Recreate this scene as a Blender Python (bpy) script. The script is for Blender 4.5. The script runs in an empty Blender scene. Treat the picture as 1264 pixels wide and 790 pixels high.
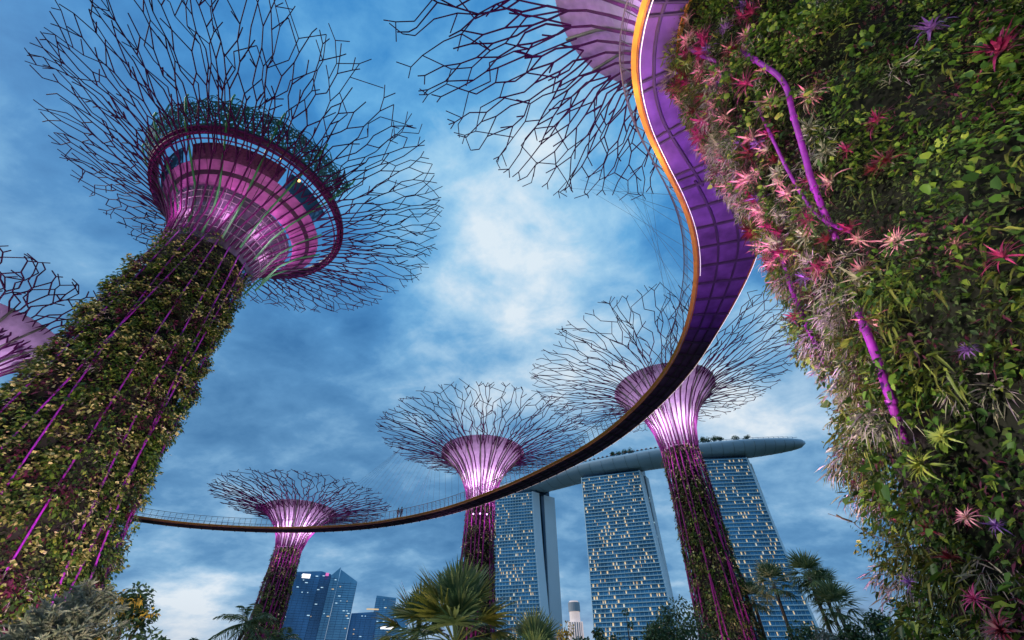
import bpy, math, random
import numpy as np
from mathutils import Vector, noise
R=math.radians; PI=math.pi
rng=np.random.default_rng(7); random.seed(7)
sc=bpy.context.scene; COL=sc.collection
# ------------------------------------------------------------------ camera
PITCH=R(40.9); CZ=1.6; FPX=527.0
cam=bpy.data.cameras.new('camera'); cam.sensor_width=36; cam.lens=36*FPX/1264; cam.clip_start=.05; cam.clip_end=20000
co=bpy.data.objects.new('camera',cam); COL.objects.link(co); co.location=(0,0,CZ); co.rotation_euler=(PI/2+PITCH,0,0); sc.camera=co
def ray(px,py):
    u=(px-632)/FPX; v=(395-py)/FPX
    d=np.array([u, math.cos(PITCH)-v*math.sin(PITCH), math.sin(PITCH)+v*math.cos(PITCH)]); return d/np.linalg.norm(d)
def polar(az,dist,z=0): a=R(az); return (dist*math.sin(a),dist*math.cos(a),z)
def azel(px,py):
    d=ray(px,py); return math.degrees(math.atan2(d[0],d[1])), math.atan2(d[2],math.hypot(d[0],d[1]))
def at_dist(px,py,D):                       # ground position and height of a sight line at a horizontal distance
    a,e=azel(px,py); p=polar(a,D); return p[0],p[1],CZ+D*math.tan(e)
# ------------------------------------------------------------------ world: dusk sky with broken cloud
SUN_EL,SUN_AZ=R(36),R(266)
w=bpy.data.worlds.new('World'); sc.world=w; w.use_nodes=True
nt=w.node_tree; N=nt.nodes; Lk=nt.links; N.clear()
out=N.new('ShaderNodeOutputWorld'); bg=N.new('ShaderNodeBackground'); bg.inputs['Strength'].default_value=.1
Lk.new(bg.outputs[0],out.inputs[0])
tc=N.new('ShaderNodeTexCoord')
def M(op,a,b=None,c=None,clamp=False):
    n=N.new('ShaderNodeMath'); n.operation=op; n.use_clamp=clamp
    for i,v in enumerate((a,b,c)):
        if v is None: continue
        if isinstance(v,(int,float)): n.inputs[i].default_value=v
        else: Lk.new(v,n.inputs[i])
    return n.outputs[0]
nrm=N.new('ShaderNodeVectorMath'); nrm.operation='NORMALIZE'; Lk.new(tc.outputs['Generated'],nrm.inputs[0])
sep=N.new('ShaderNodeSeparateXYZ'); Lk.new(nrm.outputs[0],sep.inputs[0])
zz=M('ADD',M('MAXIMUM',sep.outputs[2],0.0),.30)
cmb=N.new('ShaderNodeCombineXYZ'); Lk.new(M('DIVIDE',sep.outputs[0],zz),cmb.inputs[0]); Lk.new(M('DIVIDE',sep.outputs[1],zz),cmb.inputs[1])
def fbm(scale,detail,rough,off,dist=0.,stretch=(1,1,1)):
    mp=N.new('ShaderNodeMapping'); mp.inputs['Location'].default_value=off; mp.inputs['Scale'].default_value=stretch; mp.inputs['Rotation'].default_value=(0,0,.5)
    Lk.new(cmb.outputs[0],mp.inputs[0])
    n=N.new('ShaderNodeTexNoise'); n.inputs['Scale'].default_value=scale; n.inputs['Detail'].default_value=detail
    n.inputs['Roughness'].default_value=rough; n.inputs['Distortion'].default_value=dist; Lk.new(mp.outputs[0],n.inputs['Vector'])
    return n.outputs['Fac']
big=fbm(1.1,3,.5,(3.1,1.7,0)); mid=fbm(2.6,9,.56,(8.2,4.4,0),.25,(1,1.15,1)); fine=fbm(6.5,8,.6,(1.2,9.4,2),.2,(1,1.2,1))
val=M('ADD',M('MULTIPLY',M('SUBTRACT',big,.5),.7),M('ADD',M('MULTIPLY',M('SUBTRACT',mid,.5),1.15),M('MULTIPLY',M('SUBTRACT',fine,.5),.78)))
val=M('ADD',val,.505)
# thicker and thinner parts of the cloud deck: (pixel, angular radius in degrees, amount)
for px,py,rad,amt in [(640,350,15,.12),(605,345,6,.17),(690,330,4,.14),(925,505,4,.14),(870,490,4,.12),(720,330,9,.08),(930,470,10,.05),(930,520,7,.07),(560,230,13,.10),(560,40,14,.02),(60,60,32,-.08),(60,260,24,-.05),
                      (1010,640,8,-.26),(250,450,20,-.07),(420,560,12,-.06),(620,660,18,-.04),(470,680,10,-.06),(960,560,6,.12),(150,700,10,.05),(560,470,10,.08),(560,520,8,.10),(760,60,12,.0),(205,778,4.5,.30),(700,430,8,.12)]:
    d=ray(px,py); dt=N.new('ShaderNodeVectorMath'); dt.operation='DOT_PRODUCT'; Lk.new(nrm.outputs[0],dt.inputs[0]); dt.inputs[1].default_value=tuple(d)
    mr=N.new('ShaderNodeMapRange'); mr.interpolation_type='SMOOTHSTEP'; mr.inputs['From Min'].default_value=math.cos(R(rad*1.5)); mr.inputs['From Max'].default_value=1
    mr.inputs['To Max'].default_value=amt; Lk.new(dt.outputs['Value'],mr.inputs['Value']); val=M('ADD',val,mr.outputs[0])
def ramp(src,stops):
    r=N.new('ShaderNodeValToRGB'); Lk.new(src,r.inputs[0]); e=r.color_ramp.elements
    while len(e)<len(stops): e.new(.5)
    for x,(p,c) in zip(e,stops): x.position=p; x.color=(*c,1)
    return r.outputs[0]
low=ramp(val,[(.1,(.055,.19,.40)),(.36,(.105,.28,.52)),(.55,(.20,.41,.65)),(.76,(.42,.61,.80)),(.98,(.78,.86,.93))])
high=ramp(val,[(.1,(.02,.16,.44)),(.36,(.05,.27,.62)),(.55,(.13,.42,.76)),(.76,(.35,.63,.87)),(.98,(.74,.86,.95))])
def mixc(f,a,b):
    m=N.new('ShaderNodeMix'); m.data_type='RGBA'
    if isinstance(f,(int,float)): m.inputs[0].default_value=f
    else: Lk.new(f,m.inputs[0])
    for i,v in ((6,a),(7,b)):
        if isinstance(v,tuple): m.inputs[i].default_value=(*v,1)
        else: Lk.new(v,m.inputs[i])
    return m.outputs[2]
mz=N.new('ShaderNodeMapRange'); mz.interpolation_type='SMOOTHSTEP'; mz.inputs['From Min'].default_value=.35; mz.inputs['From Max'].default_value=.9; Lk.new(sep.outputs[2],mz.inputs['Value'])
cl=mixc(mz.outputs[0],low,high)
hz=N.new('ShaderNodeMapRange'); hz.interpolation_type='SMOOTHSTEP'; hz.inputs['From Min'].default_value=.16; hz.inputs['From Max'].default_value=-.02; Lk.new(sep.outputs[2],hz.inputs['Value'])
cl=mixc(M('MULTIPLY',hz.outputs[0],.8),cl,(.50,.55,.66))
sky=N.new('ShaderNodeTexSky'); sky.sky_type='NISHITA'; sky.sun_disc=False; sky.sun_elevation=SUN_EL; sky.sun_rotation=SUN_AZ
sca=N.new('ShaderNodeVectorMath'); sca.operation='SCALE'; sca.inputs['Scale'].default_value=10.3; Lk.new(cl,sca.inputs[0])
add=mixc(.07,sca.outputs[0],sky.outputs[0]); Lk.new(add,bg.inputs[0])
sun=bpy.data.lights.new('sun','SUN'); sun.energy=1.5; sun.angle=R(14); sun.color=(1,.93,.80)
so=bpy.data.objects.new('sun',sun); COL.objects.link(so)
sd=Vector((math.sin(SUN_AZ)*math.cos(SUN_EL),math.cos(SUN_AZ)*math.cos(SUN_EL),math.sin(SUN_EL))); so.rotation_euler=sd.to_track_quat('Z','Y').to_euler()
vs=sc.view_settings; vs.view_transform='Standard'; vs.look='None'; vs.exposure=0; vs.gamma=1; vs.use_curve_mapping=False
try:
    sc.cycles.use_denoising=True; sc.cycles.max_bounces=5; sc.cycles.diffuse_bounces=2; sc.cycles.glossy_bounces=2; sc.cycles.transparent_max_bounces=6; sc.cycles.use_light_tree=True; sc.cycles.sample_clamp_indirect=4
except Exception: pass
# ------------------------------------------------------------------ materials
def nodes(name):
    m=bpy.data.materials.new(name); m.use_nodes=True; t=m.node_tree; b=t.nodes['Principled BSDF']; return m,t,b
def mat(name,col,rough=.6,metal=0,var=.25,scale=3.,emit=None,es=0,bump=0,spec=.5):
    m,t,b=nodes(name); b.inputs['Roughness'].default_value=rough; b.inputs['Metallic'].default_value=metal; b.inputs['Specular IOR Level'].default_value=spec
    tc=t.nodes.new('ShaderNodeTexCoord'); n=t.nodes.new('ShaderNodeTexNoise'); n.inputs['Scale'].default_value=scale; n.inputs['Detail'].default_value=6
    t.links.new(tc.outputs['Object'],n.inputs[0]); r=t.nodes.new('ShaderNodeValToRGB'); t.links.new(n.outputs['Fac'],r.inputs[0])
    r.color_ramp.elements[0].position=.3; r.color_ramp.elements[1].position=.7
    r.color_ramp.elements[0].color=tuple(c*(1-var) for c in col)+(1,); r.color_ramp.elements[1].color=tuple(min(1,c*(1+var)) for c in col)+(1,)
    t.links.new(r.outputs[0],b.inputs['Base Color'])
    if emit: b.inputs['Emission Color'].default_value=(*emit,1); b.inputs['Emission Strength'].default_value=es
    if bump:
        bp=t.nodes.new('ShaderNodeBump'); bp.inputs['Strength'].default_value=bump; t.links.new(n.outputs['Fac'],bp.inputs['Height']); t.links.new(bp.outputs[0],b.inputs['Normal'])
    return m
def leafmat(name,cols,rough=.45,trans=.25):
    m,t,b=nodes(name); g=t.nodes.new('ShaderNodeNewGeometry'); r=t.nodes.new('ShaderNodeValToRGB'); t.links.new(g.outputs['Random Per Island'],r.inputs[0])
    e=r.color_ramp.elements
    while len(e)<len(cols): e.new(.5)
    for i,(x,c) in enumerate(zip(e,cols)): x.position=i/(len(cols)-1); x.color=(*c,1)
    b.inputs['Roughness'].default_value=rough; b.inputs['Specular IOR Level'].default_value=.35; t.links.new(r.outputs[0],b.inputs['Base Color'])
    tr=t.nodes.new('ShaderNodeBsdfTranslucent'); t.links.new(r.outputs[0],tr.inputs[0]); mx=t.nodes.new('ShaderNodeMixShader'); mx.inputs[0].default_value=trans
    o=t.nodes['Material Output']; t.links.new(b.outputs[0],mx.inputs[1]); t.links.new(tr.outputs[0],mx.inputs[2]); t.links.new(mx.outputs[0],o.inputs[0]); return m
def strapmat(name,stops):                         # colour runs along each strap leaf (attribute 'along')
    m,t,b=nodes(name); a=t.nodes.new('ShaderNodeAttribute'); a.attribute_name='along'; r=t.nodes.new('ShaderNodeValToRGB')
    g=t.nodes.new('ShaderNodeNewGeometry'); ad=t.nodes.new('ShaderNodeMath'); ad.operation='MULTIPLY_ADD'; ad.inputs[1].default_value=.35; t.links.new(g.outputs['Random Per Island'],ad.inputs[0])
    s=t.nodes.new('ShaderNodeMath'); s.operation='SUBTRACT'; s.inputs[1].default_value=.17; t.links.new(a.outputs['Fac'],s.inputs[0]); t.links.new(s.outputs[0],ad.inputs[2]); t.links.new(ad.outputs[0],r.inputs[0])
    e=r.color_ramp.elements
    while len(e)<len(stops): e.new(.5)
    for x,(p,c) in zip(e,stops): x.position=p; x.color=(*c,1)
    t.links.new(r.outputs[0],b.inputs['Base Color']); b.inputs['Roughness'].default_value=.4; return m
MT={}
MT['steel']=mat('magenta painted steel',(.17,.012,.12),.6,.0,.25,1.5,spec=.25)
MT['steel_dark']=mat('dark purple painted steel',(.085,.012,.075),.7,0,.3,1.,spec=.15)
MT['pipe']=mat('bright purple pipe paint',(.27,.012,.33),.5,0,.3,5.,bump=.15)
MT['soil']=mat('dark planting felt',(.010,.010,.007),.95,0,.5,4,bump=.4)
MT['cone']=mat('pale lilac cladding',(.52,.44,.54),.6,0,.12,1.2)
MT['cone_pink']=mat('pink fabric cladding',(.48,.13,.42),.6,0,.25,1.4)
MT['cone_up']=mat('lilac fabric cladding',(.54,.40,.58),.6,0,.18,1.4)
MT['glaze']=mat('grey violet glazing',(.10,.08,.13),.2,.2,.4,.9)
MT['band']=mat('dark lattice band',(.05,.02,.05),.5,0,.3,2)
MT['fin']=mat('green steel fin',(.06,.30,.09),.5,0,.35,1)
MT['fin_pale']=mat('olive grey fin',(.12,.14,.09),.6,0,.3,1)
MT['mesh']=mat('teal perforated parapet',(.04,.15,.14),.5,0,.5,5)
MT['glass_blue']=mat('blue window glass',(.05,.20,.38),.08,.5,.15,2)
MT['deck']=mat('deck soffit with violet light tint',(.15,.065,.26),.45,.1,.4,1.1,bump=.1)  # violet of the floodlights is put into the deck's base colour
MT['beam']=mat('dark deck beam',(.07,.04,.11),.5,.1,.2,2)
MT['orange']=mat('golden orange painted rail',(.72,.33,.05),.45,0,.15,2)
MT['rust']=mat('amber deck edge',(.42,.13,.03),.5,0,.25,2)
MT['led']=mat('lit strip',(.9,.8,.85),.5,0,.02,1,emit=(1,.82,.88),es=.9)
MT['wire']=mat('thin steel cable',(.10,.12,.16),.4,.5,.1,2)
MT['rail']=mat('grey rail post',(.16,.14,.15),.4,.4,.2,2)
MT['lamp']=mat('violet lamp lens',(.8,.6,.9),.4,0,.02,1,emit=(.75,.45,1),es=2.5)
MT['lampo']=mat('amber lamp lens',(.9,.6,.3),.4,0,.02,1,emit=(1,.5,.15),es=3)
MT['bark']=mat('brown bark',(.06,.045,.03),.9,0,.4,6,bump=.5)
MT['ground']=mat('garden lawn and soil',(.03,.045,.02),.95,0,.4,.3,bump=.3)
MT['path']=mat('pale paved path',(.22,.21,.20),.8,0,.15,2)
MT['skin']=mat('skin',(.35,.2,.14),.6); MT['cloth_a']=mat('dark blue clothes',(.03,.035,.06),.8); MT['cloth_b']=mat('grey clothes',(.12,.10,.10),.8); MT['hair']=mat('black hair',(.01,.01,.01),.6)
# leaves
MT['vine']=leafmat('broad vine leaves',[(.025,.06,.015),(.05,.11,.02),(.085,.17,.025),(.16,.25,.035),(.32,.36,.06)])
MT['small']=leafmat('small dark leaves',[(.015,.035,.010),(.045,.08,.025),(.08,.115,.035),(.15,.17,.06)])
MT['purple']=leafmat('purple red leaves',[(.035,.010,.022),(.09,.016,.04),(.16,.025,.07),(.06,.03,.03),(.26,.04,.12)])
MT['airy']=leafmat('pale air plant strands',[(.24,.20,.18),(.46,.38,.34),(.40,.26,.40),(.60,.52,.38),(.20,.20,.12)],.7,.2)
MT['fern']=leafmat('yellow green fronds',[(.05,.08,.012),(.13,.16,.03),(.26,.25,.05),(.08,.07,.02)])
MT['cream']=leafmat('yellow green flowering leaves',[(.05,.075,.012),(.12,.15,.03),(.30,.30,.08),(.50,.46,.16),(.65,.60,.28)])
MT['tree']=leafmat('dark tree leaves',[(.03,.07,.035),(.06,.12,.05),(.11,.17,.06)])
MT['grey']=leafmat('grey green needle foliage',[(.12,.15,.10),(.22,.24,.16),(.34,.32,.24),(.18,.22,.18)])
MT['palm']=leafmat('palm leaf segments',[(.05,.10,.04),(.10,.16,.07),(.17,.23,.11),(.22,.25,.08)])
MT['palm_lit']=leafmat('old yellow palm segments',[(.13,.15,.03),(.24,.24,.05),(.34,.30,.08)])  # lit palm leaves, painted as a yellower copy of the palm colour
MT['gold']=leafmat('golden blossoms',[(.5,.28,.03),(.75,.5,.08),(.35,.2,.03)])
BRO=[('pink and white',strapmat('bromeliad pink white',[(0,(.85,.62,.52)),(.4,(.80,.36,.40)),(.75,(.60,.14,.24)),(1,(.22,.07,.07))])),
     ('deep magenta',strapmat('bromeliad magenta',[(0,(.60,.08,.22)),(.5,(.38,.02,.12)),(1,(.12,.01,.05))])),
     ('dark red',strapmat('bromeliad dark red',[(0,(.30,.03,.05)),(.5,(.16,.015,.03)),(1,(.06,.02,.02))])),
     ('lime yellow',strapmat('bromeliad lime',[(0,(.45,.42,.08)),(.5,(.25,.28,.05)),(1,(.08,.12,.03))])),
     ('pale cream',strapmat('bromeliad cream',[(0,(.62,.55,.42)),(.5,(.42,.36,.26)),(1,(.22,.20,.12))])),
     ('violet',strapmat('bromeliad violet',[(0,(.45,.22,.60)),(.5,(.24,.08,.36)),(1,(.10,.04,.14))]))]
# ------------------------------------------------------------------ object helpers
def tag(o,label=None,cat=None,group=None,kind=None):
    for k,v in (('label',label),('category',cat),('group',group),('kind',kind)):
        if v: o[k]=v
    return o
def empty(name,loc=(0,0,0),**k):
    o=bpy.data.objects.new(name,None); COL.objects.link(o); o.location=loc; o.empty_display_size=.2; return tag(o,**k)
def link(name,me,m,parent=None):
    o=bpy.data.objects.new(name,me); COL.objects.link(o)
    if m and not me.materials: me.materials.append(m)
    if parent is not None:
        o.parent=parent
        w=Vector(parent.location); p=parent.parent
        while p is not None: w+=Vector(p.location); p=p.parent
        o.location=-w                                         # part meshes are given in world coordinates
    return o
def meshnp(name,V,F,smooth=False,along=None):
    """V (n,3); F list of (m,k) index arrays"""
    me=bpy.data.meshes.new(name); V=np.asarray(V,np.float32).reshape(-1,3)
    if not isinstance(F,list): F=[F]
    F=[np.asarray(f,np.int32) for f in F if len(f)]
    me.vertices.add(len(V)); me.vertices.foreach_set('co',V.ravel())
    loops=np.concatenate([f.ravel() for f in F]); sizes=np.concatenate([np.full(len(f),f.shape[1]) for f in F])
    me.loops.add(len(loops)); me.loops.foreach_set('vertex_index',loops)
    me.polygons.add(len(sizes)); me.polygons.foreach_set('loop_start',np.concatenate([[0],np.cumsum(sizes)[:-1]]).astype(np.int32)); me.polygons.foreach_set('loop_total',sizes.astype(np.int32))
    me.polygons.foreach_set('use_smooth',np.full(len(sizes),smooth))
    if along is not None:
        a=me.attributes.new('along','FLOAT','POINT'); a.data.foreach_set('value',np.asarray(along,np.float32))
    me.update(calc_edges=True); me.validate(); return me
class MB:
    def __init__(s): s.V=[]; s.F={}; s.n=0
    def add(s,V,F):
        V=np.asarray(V,float).reshape(-1,3)
        for f in (F if isinstance(F,list) else [F]):
            f=np.asarray(f,int)
            if f.size: s.F.setdefault(f.shape[1],[]).append(f+s.n)
        s.V.append(V); s.n+=len(V)
    def segs(s,P,Q,r0,r1=None,n=5,caps=False):
        P=np.asarray(P,float).reshape(-1,3); Q=np.asarray(Q,float).reshape(-1,3)
        if r1 is None: r1=r0
        r0=np.broadcast_to(r0,len(P)); r1=np.broadcast_to(r1,len(P)); d=Q-P; d/=np.linalg.norm(d,axis=1,keepdims=True)+1e-9
        ref=np.where(np.abs(d[:,2:])>.9,np.array([[1.,0,0]]),np.array([[0,0,1.]])); a=np.cross(d,ref); a/=np.linalg.norm(a,axis=1,keepdims=True); b=np.cross(d,a)
        t=np.arange(n)/n*2*PI; c=np.cos(t)[None,:,None]; q=np.sin(t)[None,:,None]; o=a[:,None]*c+b[:,None]*q
        V=np.stack([P[:,None]+o*r0[:,None,None],Q[:,None]+o*r1[:,None,None]],1).reshape(-1,3)
        i=np.arange(n); j=(i+1)%n; f=np.stack([i,j,n+j,n+i],1); F=(f[None]+(np.arange(len(P))*2*n)[:,None,None]).reshape(-1,4); Fs=[F]
        if caps: Fs.append((np.stack([i[::-1],n+i])[None]+(np.arange(len(P))*2*n)[:,None,None]).reshape(-1,n))
        s.add(V,Fs)
    def line(s,pts,r,n=5,caps=True):
        pts=np.asarray(pts,float); k=len(pts); r=np.broadcast_to(r,k); d=np.gradient(pts,axis=0); d/=np.linalg.norm(d,axis=1,keepdims=True)+1e-9
        a=np.zeros_like(pts); v=np.cross(d[0],[0,0,1.] if abs(d[0][2])<.9 else [1.,0,0]); 
        for i in range(k):
            v=v-d[i]*np.dot(v,d[i]); v/=np.linalg.norm(v); a[i]=v
        b=np.cross(d,a); t=np.arange(n)/n*2*PI
        V=pts[:,None]+(a[:,None]*np.cos(t)[None,:,None]+b[:,None]*np.sin(t)[None,:,None])*r[:,None,None]
        i=np.arange(n); j=(i+1)%n; f=np.stack([i,j,n+j,n+i],1); F=[(f[None]+(np.arange(k-1)*n)[:,None,None]).reshape(-1,4)]
        if caps: F.append(np.array([i[::-1],(k-1)*n+i]))
        s.add(V.reshape(-1,3),F)
    def box(s,c,d,ax=None):
        c=np.asarray(c,float); h=np.asarray(d,float)/2; ax=np.eye(3) if ax is None else np.asarray(ax,float)
        sg=np.array([[x,y,z] for x in(-1,1) for y in(-1,1) for z in(-1,1)])*h
        s.add(c+sg@ax,np.array([[0,1,3,2],[4,6,7,5],[0,4,5,1],[2,3,7,6],[0,2,6,4],[1,5,7,3]]))
    def lathe(s,c,prof,n=64,a0=0,a1=2*PI,ripple=None):
        full=abs(a1-a0-2*PI)<1e-6; m=n if full else n+1; t=a0+(a1-a0)*np.arange(m)/n
        V=np.array([[(c[0]+r*math.sin(x),c[1]+r*math.cos(x),z) for x in t] for r,z in prof]).reshape(-1,3)
        i=np.arange(n); j=(i+1)%m; f=np.stack([i,j,m+j,m+i],1)
        s.add(V,(f[None]+(np.arange(len(prof)-1)*m)[:,None,None]).reshape(-1,4))
    def loft(s,rings,caps=True):
        rings=np.asarray(rings,float); k,n=rings.shape[:2]; i=np.arange(n); j=(i+1)%n; f=np.stack([i,j,n+j,n+i],1); F=[(f[None]+(np.arange(k-1)*n)[:,None,None]).reshape(-1,4)]
        if caps: F.append(np.array([i[::-1],(k-1)*n+i]))
        s.add(rings.reshape(-1,3),F)
    def prism(s,poly,z0,z1):
        p=np.asarray(poly,float); n=len(p); z1=np.broadcast_to(z1,n); s.loft([np.c_[p,np.full(n,z0)],np.c_[p,z1]])
    def build(s,name,m,parent=None,smooth=False):
        return link(name,meshnp(name,np.concatenate(s.V),[np.concatenate(v) for v in s.F.values()],smooth),m,parent)
def ball(mb,c,r,n=8,sq=1):
    k=n//2+1; rr=[]
    for i in range(k+1):
        a=PI*i/k; q=max(math.sin(a),.02)*r
        rr.append([(c[0]+q*math.cos(t*2*PI/n),c[1]+q*math.sin(t*2*PI/n),c[2]-math.cos(a)*r*sq) for t in range(n)])
    mb.loft(rr)
def norm(v): return v/(np.linalg.norm(v,axis=-1,keepdims=True)+1e-9)
def leaves(P,D,Nn,L,W,fold=.25,droop=.25,simple=False):
    """one leaf island per row: base P, direction D, face normal Nn, length L, half width W"""
    P=np.asarray(P,float); D=norm(np.asarray(D,float)); Nn=np.asarray(Nn,float); Nn=norm(Nn-D*(Nn*D).sum(-1,keepdims=True)); S=np.cross(D,Nn); L=L[:,None]; W=W[:,None]; k=len(P)
    g=np.array([0,0,1.])
    if simple:
        v=[P,P+D*L*.45+S*W+Nn*W*fold-g*L*droop*.3,P+D*L-g*L*droop,P+D*L*.45-S*W+Nn*W*fold-g*L*droop*.3]
        V=np.stack(v,1).reshape(-1,3); o=(np.arange(k)*4)[:,None]; return V,[np.concatenate([np.array([[0,1,2]])+o,np.array([[0,2,3]])+o])]
    m=P+D*L*.55-g*L*droop*.3-Nn*W*fold*.6; t=P+D*L-g*L*droop
    v=[P,m,t,P+D*L*.28+S*W*.95+Nn*W*fold,P+D*L*.68+S*W*.75+Nn*W*fold-g*L*droop*.45,P+D*L*.28-S*W*.95+Nn*W*fold,P+D*L*.68-S*W*.75+Nn*W*fold-g*L*droop*.45]
    V=np.stack(v,1).reshape(-1,3); o=(np.arange(k)*7)[:,None]
    return V,[np.concatenate([np.array([[0,3,4,1]])+o,np.array([[0,1,6,5]])+o]),np.concatenate([np.array([[1,4,2]])+o,np.array([[1,2,6]])+o])]
def straps(P,D,Nn,L,W,curl,nseg=4):
    """curved strap leaves; returns V,F,along"""
    k=len(P); D=norm(D); Nn=norm(Nn-D*(Nn*D).sum(-1,keepdims=True)); S=np.cross(D,Nn); V=[];A=[]; p=np.array(P,float); a=np.zeros(k)
    for i in range(nseg+1):
        t=i/nseg; wd=W*(.55+.9*t-1.42*t*t)*1.25; wd=np.maximum(wd,W*.03)
        V+= [p+S*wd[:,None],p-S*wd[:,None]]; A+=[np.full(k,t)]*2
        a=a+curl/nseg; d=D*np.cos(a)[:,None]-Nn*np.sin(a)[:,None]; p=p+d*(L/nseg)[:,None]
    V=np.stack(V,1).reshape(-1,3); A=np.stack(A,1).ravel(); n=2*(nseg+1); o=(np.arange(k)*n)[:,None]
    F=np.concatenate([np.array([[2*i,2*i+1,2*i+3,2*i+2]])+o for i in range(nseg)]); return V,F,A
# ------------------------------------------------------------------ setting: ground
g=MB(); g.add([(-9000,-9000,0),(9000,-9000,0),(9000,9000,0),(-9000,9000,0)],np.array([[0,1,2,3]])); tag(g.build('ground',MT['ground']),kind='structure')
g=MB(); t=np.linspace(-60,70,60); xs=t; yc=np.sin(t*.05)*6+2
V=np.concatenate([np.c_[xs,yc-2,np.full(60,.004)],np.c_[xs,yc+2,np.full(60,.004)]]); i=np.arange(59); g.add(V,np.stack([i,i+1,i+61,i+60],1)); tag(g.build('path',MT['path']),kind='structure')
# ------------------------------------------------------------------ supertrees
def interp(prof,z): return np.interp(z,[p[1] for p in prof],[p[0] for p in prof])
def canopy(c,prof,N0,double_at,levels,rod,seed,ring_s=.0,keep=.62,tips=.5,rot=0,zj=.12,trunc=.22,sh=(0,0),dz=0.,jit=1.):
    """branch network: rows of nodes on the trumpet surface joined as a broken honeycomb"""
    r=np.random.default_rng(seed); pr=np.array(prof,float); ln=np.r_[0,np.cumsum(np.linalg.norm(np.diff(pr,axis=0),axis=1))]; ln/=ln[-1]
    def surf(th,s):
        q=np.interp(s,ln,pr[:,0]); z=np.interp(s,ln,pr[:,1])+np.maximum(s-1,0)*3; q=q+np.maximum(s-1,0)*(pr[-1,0]-pr[0,0])
        k=np.clip((42-z)/7,0,1); return np.stack([c[0]+sh[0]*k+q*np.sin(th),c[1]+sh[1]*k+q*np.cos(th),z+dz],-1)
    S=np.array(levels); P=[];Q=[];A=[];B=[]
    n=N0; th=rot+np.arange(n)/n*2*PI; s=np.full(n,S[0]); alive=np.ones(n,bool); off=0
    def lw(s): return rod*(1.28-.68*np.clip(s,0,1)**.8)
    def join(t0,s0,t1,s1):
        P.append(surf(t0,s0));Q.append(surf(t1,s1));A.append(lw(s0));B.append(lw(s1))
    for li in range(1,len(S)):
        st=S[li]-S[li-1]
        if li in double_at:
            n2=2*n
            base=np.repeat(th,2)+np.tile([-.25,.25],n)*2*PI/n
            t2=base+r.normal(0,.10,n2)*2*PI/n2; s2=S[li]+r.uniform(-.3,.3,n2)*st; al=np.repeat(alive,2)
            k=np.repeat(np.arange(n),2); m=al; join(th[k][m],s[k][m],t2[m],s2[m]); th,s,alive,n=t2,s2,al,n2; continue
        early=S[li]<=ring_s+1e-6
        if early or (li%2==0):                                   # straight step
            jt=r.normal(0,.05 if early else .13,n)*2*PI/n; t2=th+jt; s2=S[li]+r.uniform(-.3,.3,n)*st*(0.3 if early else 1); m=alive; join(th[m],s[m],t2[m],s2[m]); th,s=t2,s2
        else:                                                    # fork step: neighbours meet at half-step angles
            o=np.sort(np.argsort(th)); d=2*PI/n; t2=(th+np.roll(th,-1)+np.where(np.arange(n)==n-1,2*PI,0))/2+r.normal(0,.17*jit,n)*d; s2=S[li]+r.uniform(-.32,.32,n)*st
            L_=r.random(n)<keep; R_=r.random(n)<keep; none=~L_&~R_; R_=R_|none
            L_&=alive; R_&=alive; got=np.zeros(n,bool)
            hit=R_|np.roll(L_,-1); R_=R_|(~hit&alive)
            i=np.where(R_)[0]; join(th[i],s[i],t2[i],s2[i]); got[i]=True
            i=np.where(L_)[0]; j=(i-1)%n; tt=t2[j]-np.where(i==0,2*PI,0); join(th[i],s[i],tt,s2[j]); got[j]=True
            th,s,alive=t2,s2,got
            w_=th>rot+2*PI; th=np.where(w_,th-2*PI,th)
            if w_.any():
                k=np.argsort(th); th,s,alive=th[k],s[k],alive[k]
        if S[li]>.84: alive=alive&(r.random(n)>trunc*.35)
        if S[li]>.5:                                             # free twigs
            m=alive&(r.random(n)<tips*.5); k=m.sum(); sg=r.choice([-1,1],k); join(th[m],s[m],th[m]+sg*r.uniform(.25,.6,k)*2*PI/n,s[m]+r.uniform(.3,.8,k)*st)
    m=alive; k=m.sum()
    for q in (-1,1):
        u=r.random(k)<.75; join(th[m][u],s[m][u],(th[m]+q*r.uniform(.1,.45,k)*2*PI/n)[u],(s[m]+r.uniform(.3,.9,k)*(S[-1]-S[-2]))[u])
    return np.concatenate(P),np.concatenate(Q),np.concatenate(A),np.concatenate(B)
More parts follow.
